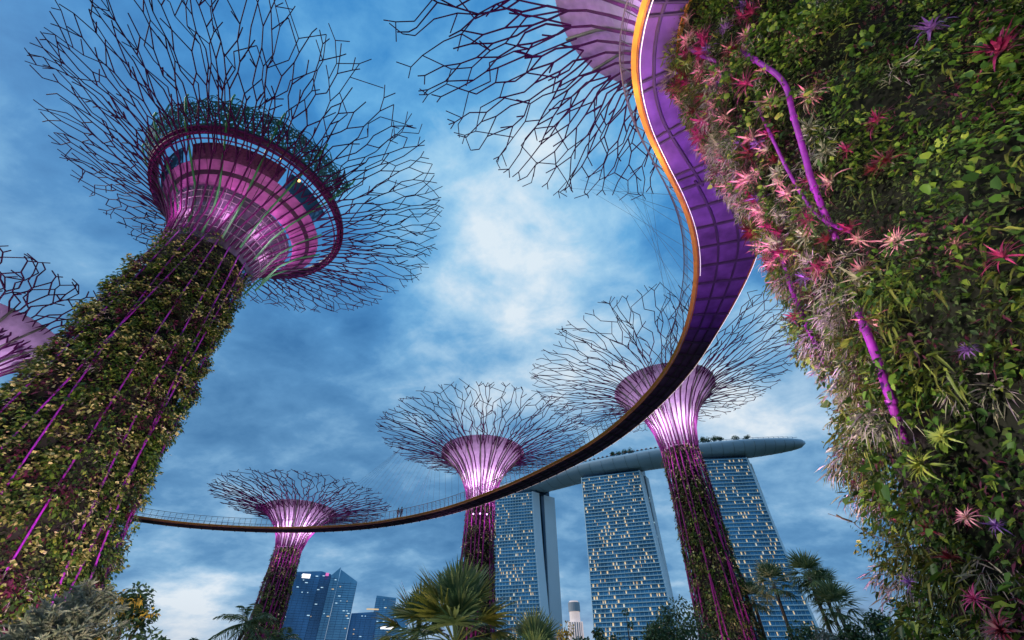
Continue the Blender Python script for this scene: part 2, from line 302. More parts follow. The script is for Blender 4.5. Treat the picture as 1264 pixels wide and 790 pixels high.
def clump_leaves(c,prof,z0,z1,th0,th1,nclump,per,cr,L,W,seed,bulge=.3,offs=0.,out=.6,drp=.5,simple=True,filt=None,up=.35,droop=.25,macro=0.,mseed=1.):
    r0_=prof[len(prof)//2][0]; r=np.random.default_rng(seed); zs=r.uniform(z0,z1,nclump*3); ths=r.uniform(th0,th1,nclump*3); w_=interp(prof,zs)/max(p[0] for p in prof); k=r.random(len(zs))<w_; zs,ths=zs[k][:nclump],ths[k][:nclump]
    if filt is not None: k=filt(ths,zs,r); zs,ths=zs[k],ths[k]
    n=len(zs)*per; cz=np.repeat(zs,per); ct=np.repeat(ths,per); R_=np.repeat(r.uniform(.6,1.3,len(zs))*cr,per); rho=np.sqrt(r.random(n)); ph=r.random(n)*2*PI
    du=rho*np.cos(ph)*R_; dz=rho*np.sin(ph)*R_; z=cz+dz; q=interp(prof,z); th=ct+du/q; h=offs+bulge*R_/cr*(1-rho**2)+r.uniform(-.05,.12,n)*bulge
    if macro:
        mc=np.array([noise.noise(Vector((x*r0_*.55,y*.55,mseed)))+.6*noise.noise(Vector((x*r0_*1.3,y*1.2,mseed+9))) for x,y in zip(ths,zs)]) if len(zs) else np.zeros(0); h=h+np.repeat(macro*mc,per)
    q=q+h; P=np.stack([c[0]+q*np.sin(th),c[1]+q*np.cos(th),z],1)
    nn=np.stack([np.sin(th),np.cos(th),np.full(n,up)],1); tt=np.stack([np.cos(th),-np.sin(th),np.zeros(n)],1)
    # lean away from the clump's middle, droop with gravity
    D=nn*out+tt*(np.cos(ph)*rho*.8)[:,None]+np.array([0,0,1.])*(np.sin(ph)*rho*.8-drp)[:,None]+r.normal(0,.35,(n,3)); Nn=nn*.6+np.array([0,0,.7])+r.normal(0,.35,(n,3))
    sz=r.uniform(.55,1.35,n); return leaves(P,D,Nn,L*sz,W*sz*r.uniform(.8,1.2,n),simple=simple,droop=droop)
def trunk_ribs(mb,c,prof,z0,z1,n,rad,off,seed,twist=.5,rot=0):
    r=np.random.default_rng(seed)
    for i in range(n):
        tw=r.uniform(.3,1)*twist*r.choice([-1,1]); t=np.linspace(0,1,14); z=z0+(z1-z0)*t; th=rot+i/n*2*PI+tw*(1-t)**1.3; q=interp(prof,z)+off+.1*np.sin(t*9+i)
        mb.line(np.stack([c[0]+q*np.sin(th),c[1]+q*np.cos(th),z],1),rad,6)
def lamp(name,loc,energy,col,size=.3,typ='POINT',aim=None,spot=70,blend=.6):
    l=bpy.data.lights.new(name,typ); l.energy=energy; l.color=col; l.shadow_soft_size=size; o=bpy.data.objects.new(name,l); COL.objects.link(o); o.location=loc
    if typ=='SPOT': l.spot_size=R(spot); l.spot_blend=blend; o.rotation_euler=(Vector(aim)-Vector(loc)).to_track_quat('-Z','Y').to_euler()
    return o
def supertree(c,label,trunk,can,cone,N0,levels,double,rod,seed,ring_s,planted,ribs,style='plain',keep=.62,rot=0.,glow=(.93,.66,1),sh=(0,0),lay2=.6,power=900,conemat='cone',pink_from=.55):
    T=empty('supertree',(c[0],c[1],0),label=label,cat='supertree')
    tc_=(c[0]+sh[0],c[1]+sh[1]); m=MB(); m.lathe(tc_,[(r_-.15,z) for r_,z in trunk],72); m.build('trunk',MT['soil'],T,True)
    m=MB(); ribs[0] and trunk_ribs(m,tc_,trunk,0,trunk[-1][1],ribs[0],ribs[1],ribs[2],seed+5,rot=rot); ribs[0] and m.build('trunk_ribs',MT['pipe'] if style!='plain' else MT['steel'],T,True)
    P,Q,A,B=canopy(c,can,N0,double,levels,rod,seed,ring_s,keep,rot=rot,sh=sh); m=MB(); m.segs(P,Q,A,B,5)
    if lay2:
        l2=[ring_s]+[l+.02 for l in levels if l>ring_s+.03]; P,Q,A,B=canopy(c,can,int(N0*lay2*2),(),l2,rod*.85,seed+77,0,keep*.8,rot=rot+.05,sh=sh,dz=.15,jit=1.5); m.segs(P,Q,A,B,5)
    m.build('branch_canopy',MT['steel_dark'],T)
    # inner cone of cladding: lower pale part, upper pink part
    k=len(cone); pc=np.array(cone,float); dens=np.linspace(0,1,13); ln=np.r_[0,np.cumsum(np.linalg.norm(np.diff(pc,axis=0),axis=1))]; ln/=ln[-1]
    pts=np.stack([np.interp(dens,ln,pc[:,0]),np.interp(dens,ln,pc[:,1])],1); cut=int(pink_from*12)
    if style!='cafe':
        m=MB(); m.lathe(c,pts[:cut+1],64); m.build('lower_cladding',MT[conemat],T,True); m=MB(); m.lathe(c,pts[cut:],64); m.build('upper_cladding',MT['cone_up'],T,True)
        
        for i in range(16):
            th=rot+(i+.5)/16*2*PI; m=MB(); q=pts[:,0]+.12; m.line(np.stack([c[0]+q*math.sin(th),c[1]+q*math.cos(th),pts[:,1]],1),.15*rod/.12,5); m.build('cladding_fin',MT['fin_pale'],T)
    # floodlights round the neck
    r0,z0=pts[0]
    dr,dz=(2.2,2.6) if style=='cafe' else (2.3,2.8) if style=='near' else (2.3,3.0)
    for i in range(4):
        th=math.atan2(-c[0],-c[1])+(i-1.5)*.8; lamp('neck_lamp',(c[0]+(r0+dr)*math.sin(th),c[1]+(r0+dr)*math.cos(th),z0+dz),power*(.22 if style=='cafe' else .25),glow,.8)
    if style=='plain':
        for i in (-1,1): th=math.atan2(-c[0],-c[1])+i*.5; lamp('neck_lamp',(c[0]+(r0+1.7)*math.sin(th),c[1]+(r0+1.7)*math.cos(th),z0-2.5),power*.05,(.75,.25,1),.4)
    return T,pts
WEST=lambda c:math.atan2(-c[0],-c[1])          # direction from a tree to the viewer's side of the garden
# ---- tree with the roof bar (left)
cA=(-30.8,29.9)
SHA=(-.70,-.72); tA=(cA[0]+SHA[0],cA[1]+SHA[1])
trA=[(6.4,0),(5.9,4),(5.1,9),(4.6,14),(4.2,22),(3.85,29),(3.4,36)]
canA=[(4.05,35),(4.6,37.2),(6.4,39.8),(8.2,41.9),(10.2,43.6),(13.5,45.3),(17.5,46.9),(21.6,48.2)]
A,ptsA=supertree(cA,'large supertree with leafy trunk and round bar deck inside its purple branch canopy',trA,canA,[(4.0,35),(8,42)],44,
   [0,.11,.21,.30,.37,.44,.50,.57,.63,.70,.76,.83,.90,.97],(5,),.082,11,.37,None,(22,.06,.40),'cafe',keep=.80,rot=.07,power=1800,glow=(1,.40,.85),sh=SHA,lay2=.62)
def ringband(name,c,r0,z0,r1,z1,m,par,n=72,a0=0,a1=2*PI,th=.12):
    b=MB(); b.lathe(c,[(r0,z0),(r1,z1),(r1-th,z1+th*.3),(r0-th,z0+th*.3),(r0,z0)],n,a0,a1); return b.build(name,m,par,False)
cM=(cA[0]-.35,cA[1]-.36)
gl=ringband('glazing_wall',cM,3.5,34.6,5.0,38.6,MT['glaze'],A); gl2=ringband('glazing_wall',cM,5.0,38.6,5.9,40.0,MT['glaze'],A)
ringband('pink_panel_band',cA,5.9,40.0,6.9,41.1,MT['cone_pink'],A); ringband('dark_band',cA,6.9,41.1,7.25,41.4,MT['band'],A)
ringband('pink_panel_band',cA,7.25,41.4,8.0,42.1,MT['cone_pink'],A)
b=MB()
for z,r_ in ((36,4.25),(37,4.56),(38,4.87),(39,5.3),(39.6,5.68)): b.lathe(cM,[(r_+.1,z-.04),(r_+.1,z+.04),(r_,z+.04),(r_,z-.04),(r_+.1,z-.04)],72)
for i in range(48):
    th=i/48*2*PI; q=np.array([4.0,5.1,6.0]); z=np.array([35,38.6,40.]); b.line(np.stack([cM[0]+q*math.sin(th),cM[1]+q*math.cos(th),z],1),.035,4)
b.build('glazing_bars',mat('pale glazing bar',(.20,.17,.22),.5),A)
b=MB()
for i in range(36):
    th=i/36*2*PI; q=np.array([5.95,6.95,8.05]); z=np.array([40.,41.1,42.15]); b.line(np.stack([cA[0]+q*math.sin(th),cA[1]+q*math.cos(th),z],1),.03,4)
b.build('panel_joints',MT['band'],A)
ringband('soffit_band',cA,8.0,42.1,8.9,43.7,mat('magenta lattice soffit',(.16,.035,.12),.6,0,.5,4),A,a0=WEST(cA)-.05,a1=WEST(cA)+1.0)
for a0,a1 in ((-.75,-.12),(1.15,1.9),(2.0,2.7)): ringband('terrace_window',cA,8.05,42.15,8.9,43.7,MT['glass_blue'],A,16,WEST(cA)+a0,WEST(cA)+a1)
b=MB()
for z,q,r_ in ((43.7,9.95,.17),(44.3,10.25,.13),(43.2,9.6,.08)):
    t=np.linspace(0,2*PI,97); b.line(np.stack([cA[0]+q*np.sin(t),cA[1]+q*np.cos(t),np.full(97,z)],1),r_,6,False)
b.build('support_hoop',MT['steel'],A,True)
b=MB(); b.lathe(cA,[(9.55,44.5),(10.3,44.5),(10.3,44.75),(9.55,44.75),(9.55,44.5)],72); b.build('terrace_deck',MT['band'],A)
b=MB(); r_=np.random.default_rng(3); NA=12; ST=2.37/NA
def pp_(a,t): sc_=1+.10*math.cos((a-WEST(cA)+.62)/ST*2*PI); q=10.35+1.6*t*(sc_ if t>.9 else 1); return (cA[0]+q*math.sin(a),cA[1]+q*math.cos(a),44.7+2.2*t*(sc_ if t>.9 else 1))
for t in (0,.33,.66,1.): b.line([pp_(WEST(cA)-.62+x,t) for x in np.linspace(0,2.37,97)],.05,4)
for i in range(520):
    a=WEST(cA)+r_.uniform(-.6,1.73); t=r_.random(); b.segs([pp_(a,t*.97)],[pp_(a+r_.uniform(-.06,.06),min(.97,max(0,t+r_.choice([-1,1])*r_.uniform(.15,.35))))],.04,n=4)
b.build('parapet_frame',mat('teal lattice',(.05,.20,.17),.5,0,.3,2),A)
pm=MT['mesh']; t_=pm.node_tree; vo=t_.nodes.new('ShaderNodeTexVoronoi'); vo.inputs['Scale'].default_value=3.2; vo.feature='DISTANCE_TO_EDGE'; tcx=t_.nodes.new('ShaderNodeTexCoord'); t_.links.new(tcx.outputs['Object'],vo.inputs['Vector'])
gt=t_.nodes.new('ShaderNodeMath'); gt.operation='LESS_THAN'; gt.inputs[1].default_value=.19; t_.links.new(vo.outputs[0],gt.inputs[0]); t_.links.new(gt.outputs[0],t_.nodes['Principled BSDF'].inputs['Alpha'])
b=MB(); xs_=np.linspace(0,2.37,97); V=np.array([[pp_(WEST(cA)-.62+x,t) for x in xs_] for t in (0,.5,.89)]).reshape(-1,3); i_=np.arange(96); f_=np.stack([i_,i_+1,i_+98,i_+97],1); b.add(V,np.concatenate([f_,f_+97])); b.build('parapet_mesh',MT['mesh'],A)
for i in range(16):
    th=WEST(cA)-.58+i*.39267; pf=[(4.15,35),(4.9,38),(6.2,40.2),(8.2,42.3)]+([(10.4,44.6),(11.9,46.9),(12.0,47.6)] if i<7 else [])
    q=np.array([p[0] for p in pf])+.22; z=np.array([p[1] for p in pf]); b=MB(); b.line(np.stack([cA[0]+q*math.sin(th),cA[1]+q*math.cos(th),z],1),.10,6); b.build('green_fin',MT['fin'],A)
for px,py in ((347,195),(369,223),(260,262),(297,310)):
    d=ray(px,py); p=None
    for t in np.arange(20,80,.1):
        q=np.array([0,0,CZ])+d*t
        if q[2]>35 and math.hypot(q[0]-cA[0],q[1]-cA[1])<interp(canA,q[2])-.9: p=q; break
    if p is not None: b=MB(); ball(b,p,.16); b.build('lamp',MT['lampo'],A,True)
W=WEST(cA)
def gapf(thr,sd=0.,k=1.):
    return lambda t,z,r:r.random(len(t))<np.interp(z,[28,35],[1,.3])/(1+np.exp(-(np.array([noise.noise(Vector((x*5*k,y*.62*k,sd)))+.5*noise.noise(Vector((x*11*k,y*1.7*k,sd+4))) for x,y in zip(t,z)])-thr+.02)/.05))
def addleaves(par,name,m,args,**k):
    k.setdefault('macro',.75 if args[0]==tA else .62 if args[0]==(10.5,5.7) else .30)
    V,F=clump_leaves(*args,**k); return link(name,meshnp(name,V,F,not k.get('simple',True)),MT[m],par)
addleaves(A,'climbing_vines','vine',(tA,trA,0,35.3,W-1.9,W+1.9,4200,16,.42,.25,.08,21),bulge=.75,filt=gapf(.02))
addleaves(A,'dark_shrubs','small',(tA,trA,0,35.0,W-1.9,W+1.9,3000,13,.5,.22,.07,22),bulge=.22,filt=lambda t,z,r:r.random(len(t))<np.interp(z,[29,35],[1,.25]))
addleaves(A,'flowering_leaves','cream',(tA,trA,0,34.5,W-1.7,W+1.7,2600,11,.22,.25,.10,23),bulge=.50,offs=.30,drp=.1,filt=gapf(.08,2.3))
addleaves(A,'purple_foliage','purple',(tA,trA,0,34,W-1.7,W+1.7,2200,13,.42,.30,.065,24),bulge=.55,filt=gapf(.08,5.1))
addleaves(A,'air_plants','airy',(tA,trA,0,30,W-1.6,W+1.6,500,16,.35,.36,.022,25),bulge=.6,filt=gapf(.2,8.2))
# ---- nearest tree (right)
cR=(10.5,5.7)
trR=[(4.75,0),(4.52,2.2),(4.32,3.3),(4.14,4.6),(4.05,5.4),(3.86,6.9),(3.52,10.8),(3.42,15),(3.36,20),(3.2,24),(3.1,27)]
canR=[(3.5,26.5),(4.2,30),(6.2,35),(8.6,38),(13,40.1),(17,41.3),(20.3,42)]
Rt,ptsR=supertree(cR,'nearest supertree, its planted trunk filling the right side under purple branches',trR,canR,[(2.9,26),(3.6,30),(5.2,35),(7.8,38)],40,
   [0,.12,.23,.33,.42,.50,.57,.64,.71,.78,.85,.92,.99],(5,),.085,31,.42,None,(0,.09,.3),'near',keep=.85,rot=.03,power=2300,glow=(.80,.42,1),pink_from=.62)
W=WEST(cR)
az_l=lambda t:(t-W+PI)%(2*PI)-PI          # angle on the trunk from the viewer's side; negative = the bridge side
def side(lo,hi,p_in,p_out): return lambda t,z,r: r.random(len(t))<np.where((az_l(t)>lo)&(az_l(t)<hi),p_in,p_out)
nearw=lambda f0,f1:(lambda t,z,r: r.random(len(t))<np.interp(z,[0,26],[f0,f1]))
V1,V2=W-1.75,W+1.75
def patch(seed,thr,lo=1,hi=1,a_mid=.15,wd=.5,z_lo=1.,z_hi=1.,soft=.10,sc_=.8):
    """keep clumps inside patches of a species; lo on the garden side, hi on the bridge side of the trunk"""
    def f(t,z,r):
        a=az_l(t); n_=np.array([noise.noise(Vector((x*4*sc_,y*.75*sc_,seed*7.3)))+.5*noise.noise(Vector((x*9*sc_,y*1.9*sc_,seed*3.1))) for x,y in zip(a,z)])
        p=1/(1+np.exp(-(n_-thr)/soft)); return r.random(len(t))<p*(lo+(hi-lo)/(1+np.exp(-(a-a_mid)/wd*4)))*np.interp(z,[0,12],[z_lo,z_hi])
    return f
addleaves(Rt,'dark_shrubs','small',(cR,trR,.2,26.5,V1,V2,4200,15,.36,.10,.032,43),bulge=.16,simple=True)
addleaves(Rt,'climbing_vines','vine',(cR,trR,.2,26.5,V1,V2,6400,18,.30,.125,.040,41),bulge=.50,offs=.02,simple=False,filt=patch(1,.02,1,.45,soft=.05))
addleaves(Rt,'broad_leaf_creeper','vine',(cR,trR,.2,16,V1,V2,1700,16,.40,.20,.072,42),bulge=.58,offs=.05,simple=False,filt=patch(2,.14,1,.12,z_lo=.8,sc_=.6))
addleaves(Rt,'tufted_shrubs','small',(cR,trR,.2,26.5,V1,V2,3600,30,.26,.08,.020,47),bulge=.52,offs=.05,simple=True,filt=patch(3,-.08))
addleaves(Rt,'purple_foliage','purple',(cR,trR,.2,26,V1,V2,2400,22,.30,.13,.015,44),bulge=.42,offs=.05,simple=True,filt=patch(4,.04,.9,.9,soft=.06))
addleaves(Rt,'fern_fronds','fern',(cR,trR,.2,26,V1,V2,1500,18,.34,.28,.020,45),bulge=.44,offs=.06,simple=False,droop=.5,filt=patch(5,.10,.7,1,soft=.06))
addleaves(Rt,'air_plants','airy',(cR,trR,1,26,V1,V2,1900,50,.26,.24,.0075,46),bulge=.52,offs=.05,simple=True,droop=.45,filt=patch(6,.0,.05,1,.45,.3,.25,1))
# bare purple pipe on the trunk, traced on the trunk's surface
def on_trunk(px,py,off,c=cR,prof=trR):
    d=ray(px,py)
    for t in np.arange(2,70,.02):
        q=np.array([0,0,CZ])+d*t
        if 0<=q[2]<36 and math.hypot(q[0]-c[0],q[1]-c[1])<interp(prof,q[2])+off: return q
def smooth(pts,k=8):
    pts=[np.array(p) for p in pts]; P=[2*pts[0]-pts[1]]+pts+[2*pts[-1]-pts[-2]]; o=[]
    for i in range(1,len(P)-2):
        for t in np.arange(k)/k:
            a,b,c,d=P[i-1:i+3]; o.append(.5*((2*b)+(c-a)*t+(2*a-5*b+4*c-d)*t*t+(3*b-a-3*c+d)*t**3))
    o.append(pts[-1]); return np.array(o)
for nm,pp,rad,off in (('climbing_pipe',[(905,58),(932,74),(966,100),(980,145),(993,190),(1005,232),(1032,296)],.062,.66),('climbing_pipe',[(1058,378),(1068,405),(1085,450),(1100,495),(1116,545)],.064,.60),
                      ('climbing_pipe',[(932,125),(952,168),(975,215),(1000,255),(1022,275),(1050,286)],.038,.44),
                      ('climbing_pipe',[(842,52),(860,66),(884,76)],.06,.45),('climbing_pipe',[(960,290),(975,350),(1000,410),(1020,450)],.06,.30)):
    m=MB(); P=[on_trunk(*p,off if 0<k<len(pp)-1 else .25) for k,p in enumerate(pp)]; P=[p for p in P if p is not None]; m.line(smooth(P),rad,14); pob=m.build(nm,MT['pipe'],Rt,True)
    for k in range(1,len(P)-1,2):
        d_=norm(P[k+1]-P[k-1]); m=MB(); m.line([P[k]-d_*.035,P[k]+d_*.035],rad*1.28,14); fl=m.build('clamp_collar',MT['pipe'],pob)
# bromeliads
def brom_mesh(name,seed,n=34,size=.38,w_=.030,m=None):
    n=int(n*1.6); w_=w_*.72
    r=np.random.default_rng(seed); a=np.arange(n)*2.39996+r.normal(0,.15,n); t=np.arange(n)/n; el=R(82)-R(66)*t+r.normal(0,.22,n)
    D=np.stack([np.cos(a)*np.cos(el),np.sin(a)*np.cos(el),np.sin(el)],1); up=np.stack([-np.cos(a)*np.sin(el),-np.sin(a)*np.sin(el),np.cos(el)],1)
    L=size*(.55+.5*np.sqrt(t))*r.uniform(.55,1.2,n); V,F,Al=straps(D*.02,D,up,L,np.full(n,w_)*r.uniform(.8,1.2,n),r.uniform(.3,1.7,n),5); me=meshnp(name,V,F,True,Al); me.materials.append(m); return me
BM={}
def bromeliad(P,nrm_,kind,size,label,group,seed=0):
    key=(kind,seed%3)
    if key not in BM: BM[key]=brom_mesh('bromeliad',seed%3*7+kind,[36,30,26][seed%3],.38,[.028,.034,.022][seed%3],BRO[kind][1])
    o=bpy.data.objects.new('bromeliad',BM[key]); COL.objects.link(o); o.location=P; o.scale=(size,)*3
    o.rotation_mode='QUATERNION'; o.rotation_quaternion=Vector(nrm_).to_track_quat('Z','Y'); o.rotation_mode='XYZ'; tag(o,label,'bromeliad',group); return o
big=[(932,172,0,1.25,'widest pink and white bromeliad left of the top of the purple pipe'),(944,88,0,.8,'small pink bromeliad above the bend of the purple pipe'),(916,22,1,.9,'magenta bromeliad at the top of the trunk near the orange rail'),
 (985,392,1,1.0,'magenta bromeliad on the left edge of the trunk against the sky'),(926,222,0,1.1,'pink white bromeliad close above the violet bridge junction'),(1028,226,0,1.25,'cream pink bromeliad with long straps right of the purple pipe'),
 (1078,398,0,1.0,'salmon bromeliad spilling over the lower part of the purple pipe'),(1098,470,0,.8,'pale pink bromeliad in front of the lower purple pipe'),(1103,640,1,.42,'small bright pink bromeliad standing alone low on the trunk'),
 (1085,150,1,.9,'crimson bromeliad among green leaves right of the pipe top'),(1048,186,1,.7,'small crimson bromeliad just right of the middle of the pipe'),(1110,300,0,1.1,'pink bromeliad with spread straps right of the pipe gap'),
 (1236,66,1,1.45,'very large magenta bromeliad in the upper right of the trunk'),(1150,38,5,1.0,'violet bromeliad high on the trunk among green creeper'),(890,190,0,.8,'pink bromeliad beside the bridge where it meets the trunk'),
 (885,100,0,1.0,'pink and cream bromeliad right of the curved orange rail'),(876,60,5,.8,'violet bromeliad tucked beside the curved orange rail'),(1000,120,4,1.0,'cream bromeliad beside the upper bend of the pipe'),
 (1022,190,4,1.0,'pale cream bromeliad against the right side of the pipe'),(955,130,3,.8,'lime yellow bromeliad in the planting left of the pipe'),(1240,318,1,.9,'magenta bromeliad halfway down the right border of the view'),
 (1195,640,0,.8,'dusty pink bromeliad in the dark lower planting'),(1232,650,5,.7,'violet bromeliad in the dark lower planting'),(1150,655,2,1.1,'dark red bromeliad in the shaded lower planting'),
 (1175,690,2,1.0,'dark red bromeliad with cupped straps near the foot'),(1240,780,2,1.3,'rust red bromeliad in the lowest corner of the trunk'),(1205,740,1,.9,'deep magenta bromeliad low on the trunk'),
 (1140,575,3,1.5,'lime yellow bromeliad with arching straps low on the trunk'),(1165,540,3,1.0,'lime bromeliad beside the arching yellow fronds'),(1125,720,5,.9,'violet bromeliad near the left foot of the trunk'),
 (1065,345,4,1.1,'cream bromeliad in the gap of the purple pipe'),(960,300,4,1.0,'cream bromeliad at the trunk edge beside the bridge end'),(905,235,0,.9,'pink bromeliad touching the bridge edge'),
 (1012,330,1,.9,'magenta bromeliad left of the gap in the pipe'),(975,240,0,1.0,'pink bromeliad between the pipe and the bridge')]
for i,(px,py,k,s_,lb) in enumerate(big):
    q=on_trunk(px,py,.42)
    if q is None: continue
    n_=np.array([q[0]-cR[0],q[1]-cR[1],0]); n_/=np.linalg.norm(n_); n_[2]=.55+.5*random.random(); n_[:2]+=np.array([random.uniform(-.35,.35),random.uniform(-.35,.35)])
    bromeliad(q,n_,k,s_*(.56+.045*np.linalg.norm(q))*(.62 if py>500 else 1),lb,'bromeliads planted on the nearest trunk',i)
def blabel(P,k):
    f=P[1]*math.cos(PITCH)+(P[2]-CZ)*math.sin(PITCH); x=632+FPX*P[0]/f; y=395-FPX*(-P[1]*math.sin(PITCH)+(P[2]-CZ)*math.cos(PITCH))/f
    z='in the planting near the foot of the nearest trunk' if y>620 else 'around the lower end of the purple pipe' if y>480 else 'in the right half of the nearest trunk' if x>1110 else 'left of the lower purple pipe' if y>340 else 'beside the bridge left of the purple pipe' if x<985 else 'close right of the upper purple pipe'
    c_=BRO[k][0]; return c_+' bromeliad rosette '+z, c_+' bromeliads '+z
r=np.random.default_rng(99); cnt=0
while cnt<190:
    a=r.uniform(-1.1,1.45); z=r.uniform(5,25)
    if r.random()>np.interp(a,[-1.1,0,.5,1.45],[.14,.28,1,1]) or (z<8 and r.random()<.5): continue
    th=W+a; q=interp(trR,z)+r.uniform(.28,.46); P=(cR[0]+q*math.sin(th),cR[1]+q*math.cos(th),z); k=int(r.choice(6,p=[.38,.22,.10,.08,.14,.08])); cnt+=1
    bromeliad(P,(math.sin(th)+r.normal(0,.3),math.cos(th)+r.normal(0,.3),r.uniform(.2,1.1)),k,r.uniform(.7,1.4)*np.interp(z,[5,9,14],[.55,.9,1.35]),*blabel(P,k),cnt)
# hanging bare twig on the edge of the trunk
m=MB(); q=at_dist(1092,690,10.2); a=np.array(on_trunk(1110,675,.3)); P=[a]
for px,py in ((1066,655),(1052,644),(1040,640),(1022,634)): P.append(np.array(at_dist(px,py,math.hypot(a[0],a[1])-.05)))
m.line(smooth(P),[.006]*len(smooth(P)),5); m.line([P[2],P[3],P[3]+np.array([-.08,0,.06])],.018,6); tag(m.build('bare_twig',MT['bark'],None,True),'thin bare twig sticking out from the left edge of the nearest trunk','twig')
# ---- the three farther trees and the one cut by the left edge
B=[]
def far(c,label,tr,can,cone,lv,dbl,rod,seed,N0=36,clumps=(600,300,200,120),ls=.42,ribs=(22,.09,.30),**k):
    T,p=supertree(c,label,tr,can,cone,N0,lv,dbl,rod,seed,.38,None,ribs,**k); W=WEST(c)
    z1=tr[-1][1]-.6
    addleaves(T,'climbing_vines','vine',(c,tr,0,z1,W-1.8,W+1.8,clumps[0],12,.5,ls,ls*.3,seed+1),bulge=.35)
    addleaves(T,'dark_shrubs','small',(c,tr,0,z1,W-1.8,W+1.8,clumps[1],12,.5,ls*.9,ls*.28,seed+2),bulge=.3)
    addleaves(T,'flowering_leaves','cream',(c,tr,0,z1-1,W-1.8,W+1.8,clumps[2],8,.4,ls*.9,ls*.3,seed+3),bulge=.45,filt=lambda t,z,r:r.random(len(t))<np.interp(z,[0,z1],[1,.35]))
    addleaves(T,'purple_foliage','purple',(c,tr,0,z1,W-1.8,W+1.8,clumps[3],10,.5,ls,ls*.2,seed+4),bulge=.4)
    return T
LV=[0,.12,.24,.34,.42,.49,.56,.63,.70,.77,.84,.91,.98]
trC=[(3.3,0),(3.1,3),(2.75,9),(2.5,16),(2.3,24),(2.2,29)]
C_=far((25.0,60.7),'supertree in front of the three hotel towers, glowing pink crown behind the bridge',trC,[(2.6,28.5),(2.9,31),(3.9,34),(5.9,37),(8.4,38.9),(13,40.4),(17.5,41.4),(21,42)],[(2.1,28.5),(2.6,31.5),(4.6,35.5),(8.0,38.9)],LV,(5,),.082,52,ribs=(22,.10,.36),keep=.56,rot=.1,power=3600,clumps=(420,420,330,200),ls=.36,style='plain')
addleaves(C_,'trailing_vines','fern',((25.0,60.7),trC,0,28,WEST((25,60.7))-1.8,WEST((25,60.7))+1.8,220,10,.4,.6,.022,57),bulge=.5,drp=1.2,out=.5)
D_=far((-5.3,74.7),'supertree with straight dark red trunk behind the fan palm, glowing pink crown',[(2.9,0),(2.5,8),(2.2,16),(2.05,21),(2.0,25)],[(2.15,24.5),(2.5,27),(3.6,30),(5.6,32.5),(7.9,34.1),(12,35.4),(16,36.4),(18.6,37)],[(1.8,24.5),(2.2,27.2),(4.2,31),(7.5,34.2)],LV,(5,),.085,63,ribs=(20,.10,.34),keep=.54,rot=.2,power=3600,clumps=(200,320,80,260),ls=.36)
for i in range(3):
    th=WEST((-5.3,74.7))+(i-1)*.45; b=MB(); ball(b,(-5.3+2.5*math.sin(th),74.7+2.5*math.cos(th),23.0),.13); b.build('lamp',MT['lamp'],D_,True)
E_=far((-52.4,111),'smallest supertree left of the blue office towers, glowing pink crown above the bridge',[(3.5,0),(3.1,8),(2.8,16),(2.6,22),(2.6,27)],[(2.9,26.5),(3.3,28.5),(4.6,31),(6.8,33.4),(9.0,35),(13,36),(17,36.7),(20.5,37.2)],[(2.5,26.5),(3.0,29),(5.2,32.2),(8.5,35.2)],LV,(5,),.11,74,ribs=(22,.11,.3),keep=.58,rot=.3,power=5200,clumps=(260,360,120,220),ls=.42)
F_=far((-73,45.5),'supertree cut by the left border, only part of its crown in view',[(4,0),(3.2,12),(2.8,22),(2.6,30)],[(2.9,29.5),(3.4,32),(5,35),(7.5,37.8),(10,39.4),(13,40.6),(16.5,42)],[(2.3,29.5),(3,32.5),(5.5,36),(9.4,39)],LV,(4,),.13,85,ribs=(20,.1,.3),keep=.6,rot=.3,power=3600,clumps=(200,150,60,60),ls=.4,N0=28)
# ------------------------------------------------------------------ skyway
outer=[(6.6,.6),(5.8,2.4),(5.4,4.4),(5.3,5.5),(5.42,6.7),(5.9,8.1),(6.7,9.6),(7.9,11.3),(9.3,13.2),(10.6,15.3),(11.7,17.8),(12.6,21),(13.2,25),(13.2,29.6),(12.2,35.2),(9.9,41.9),(6.2,48.4),(-1.4,58.2),(-11.5,67.8),(-24.1,74.6),(-38.2,76.9),(-50.7,75.0),(-59.2,70.6),(-67,63)]
inner=[(8.0,1.6),(7.25,3.0),(6.9,4.4),(6.8,5.3),(6.95,6.2),(7.2,7.4),(8.0,8.7),(9.7,10.2),(11.8,12.1),(13.8,14.3),(15.0,17.0),(15.4,20.6),(15.4,25.1),(15.1,30.1),(13.9,36.1),(11.5,43.0),(7.6,50.0),(-.1,60.0),(-10.6,69.8),(-23.9,76.8),(-38.2,79.1),(-51.4,77.1),(-60.6,72.4),(-69,64.6)]
K=10; O=smooth([(*p,0) for p in outer],K)[:,:2]; I=smooth([(*p,0) for p in inner],K)[:,:2]
ZD=22.0; SK=empty('skyway',(12.0,30,ZD),label='long curved raised walkway with orange rails sweeping between the supertrees',cat='footbridge')
def strip(o,i,z0o,z0i,z1o,z1i,m,name,par=SK):
    b=MB(); n=len(o); b.loft(np.stack([np.c_[o,np.full(n,z0o)],np.c_[i,np.full(n,z0i)],np.c_[i,np.full(n,z1i)],np.c_[o,np.full(n,z1o)]],1)); return b.build(name,m,par)
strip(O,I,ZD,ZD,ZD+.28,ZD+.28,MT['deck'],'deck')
nv=norm(I-O); wd=np.linalg.norm(I-O,axis=1)
arc=np.r_[0,np.cumsum(np.linalg.norm(np.diff((O+I)/2,axis=0),axis=1))]
def at_arc(a):
    return np.array([np.interp(a,arc,O[:,0]),np.interp(a,arc,O[:,1])]),np.array([np.interp(a,arc,I[:,0]),np.interp(a,arc,I[:,1])])
b=MB(); A1=12.5; near=arc<A1+.6; farr=arc>=A1-.2
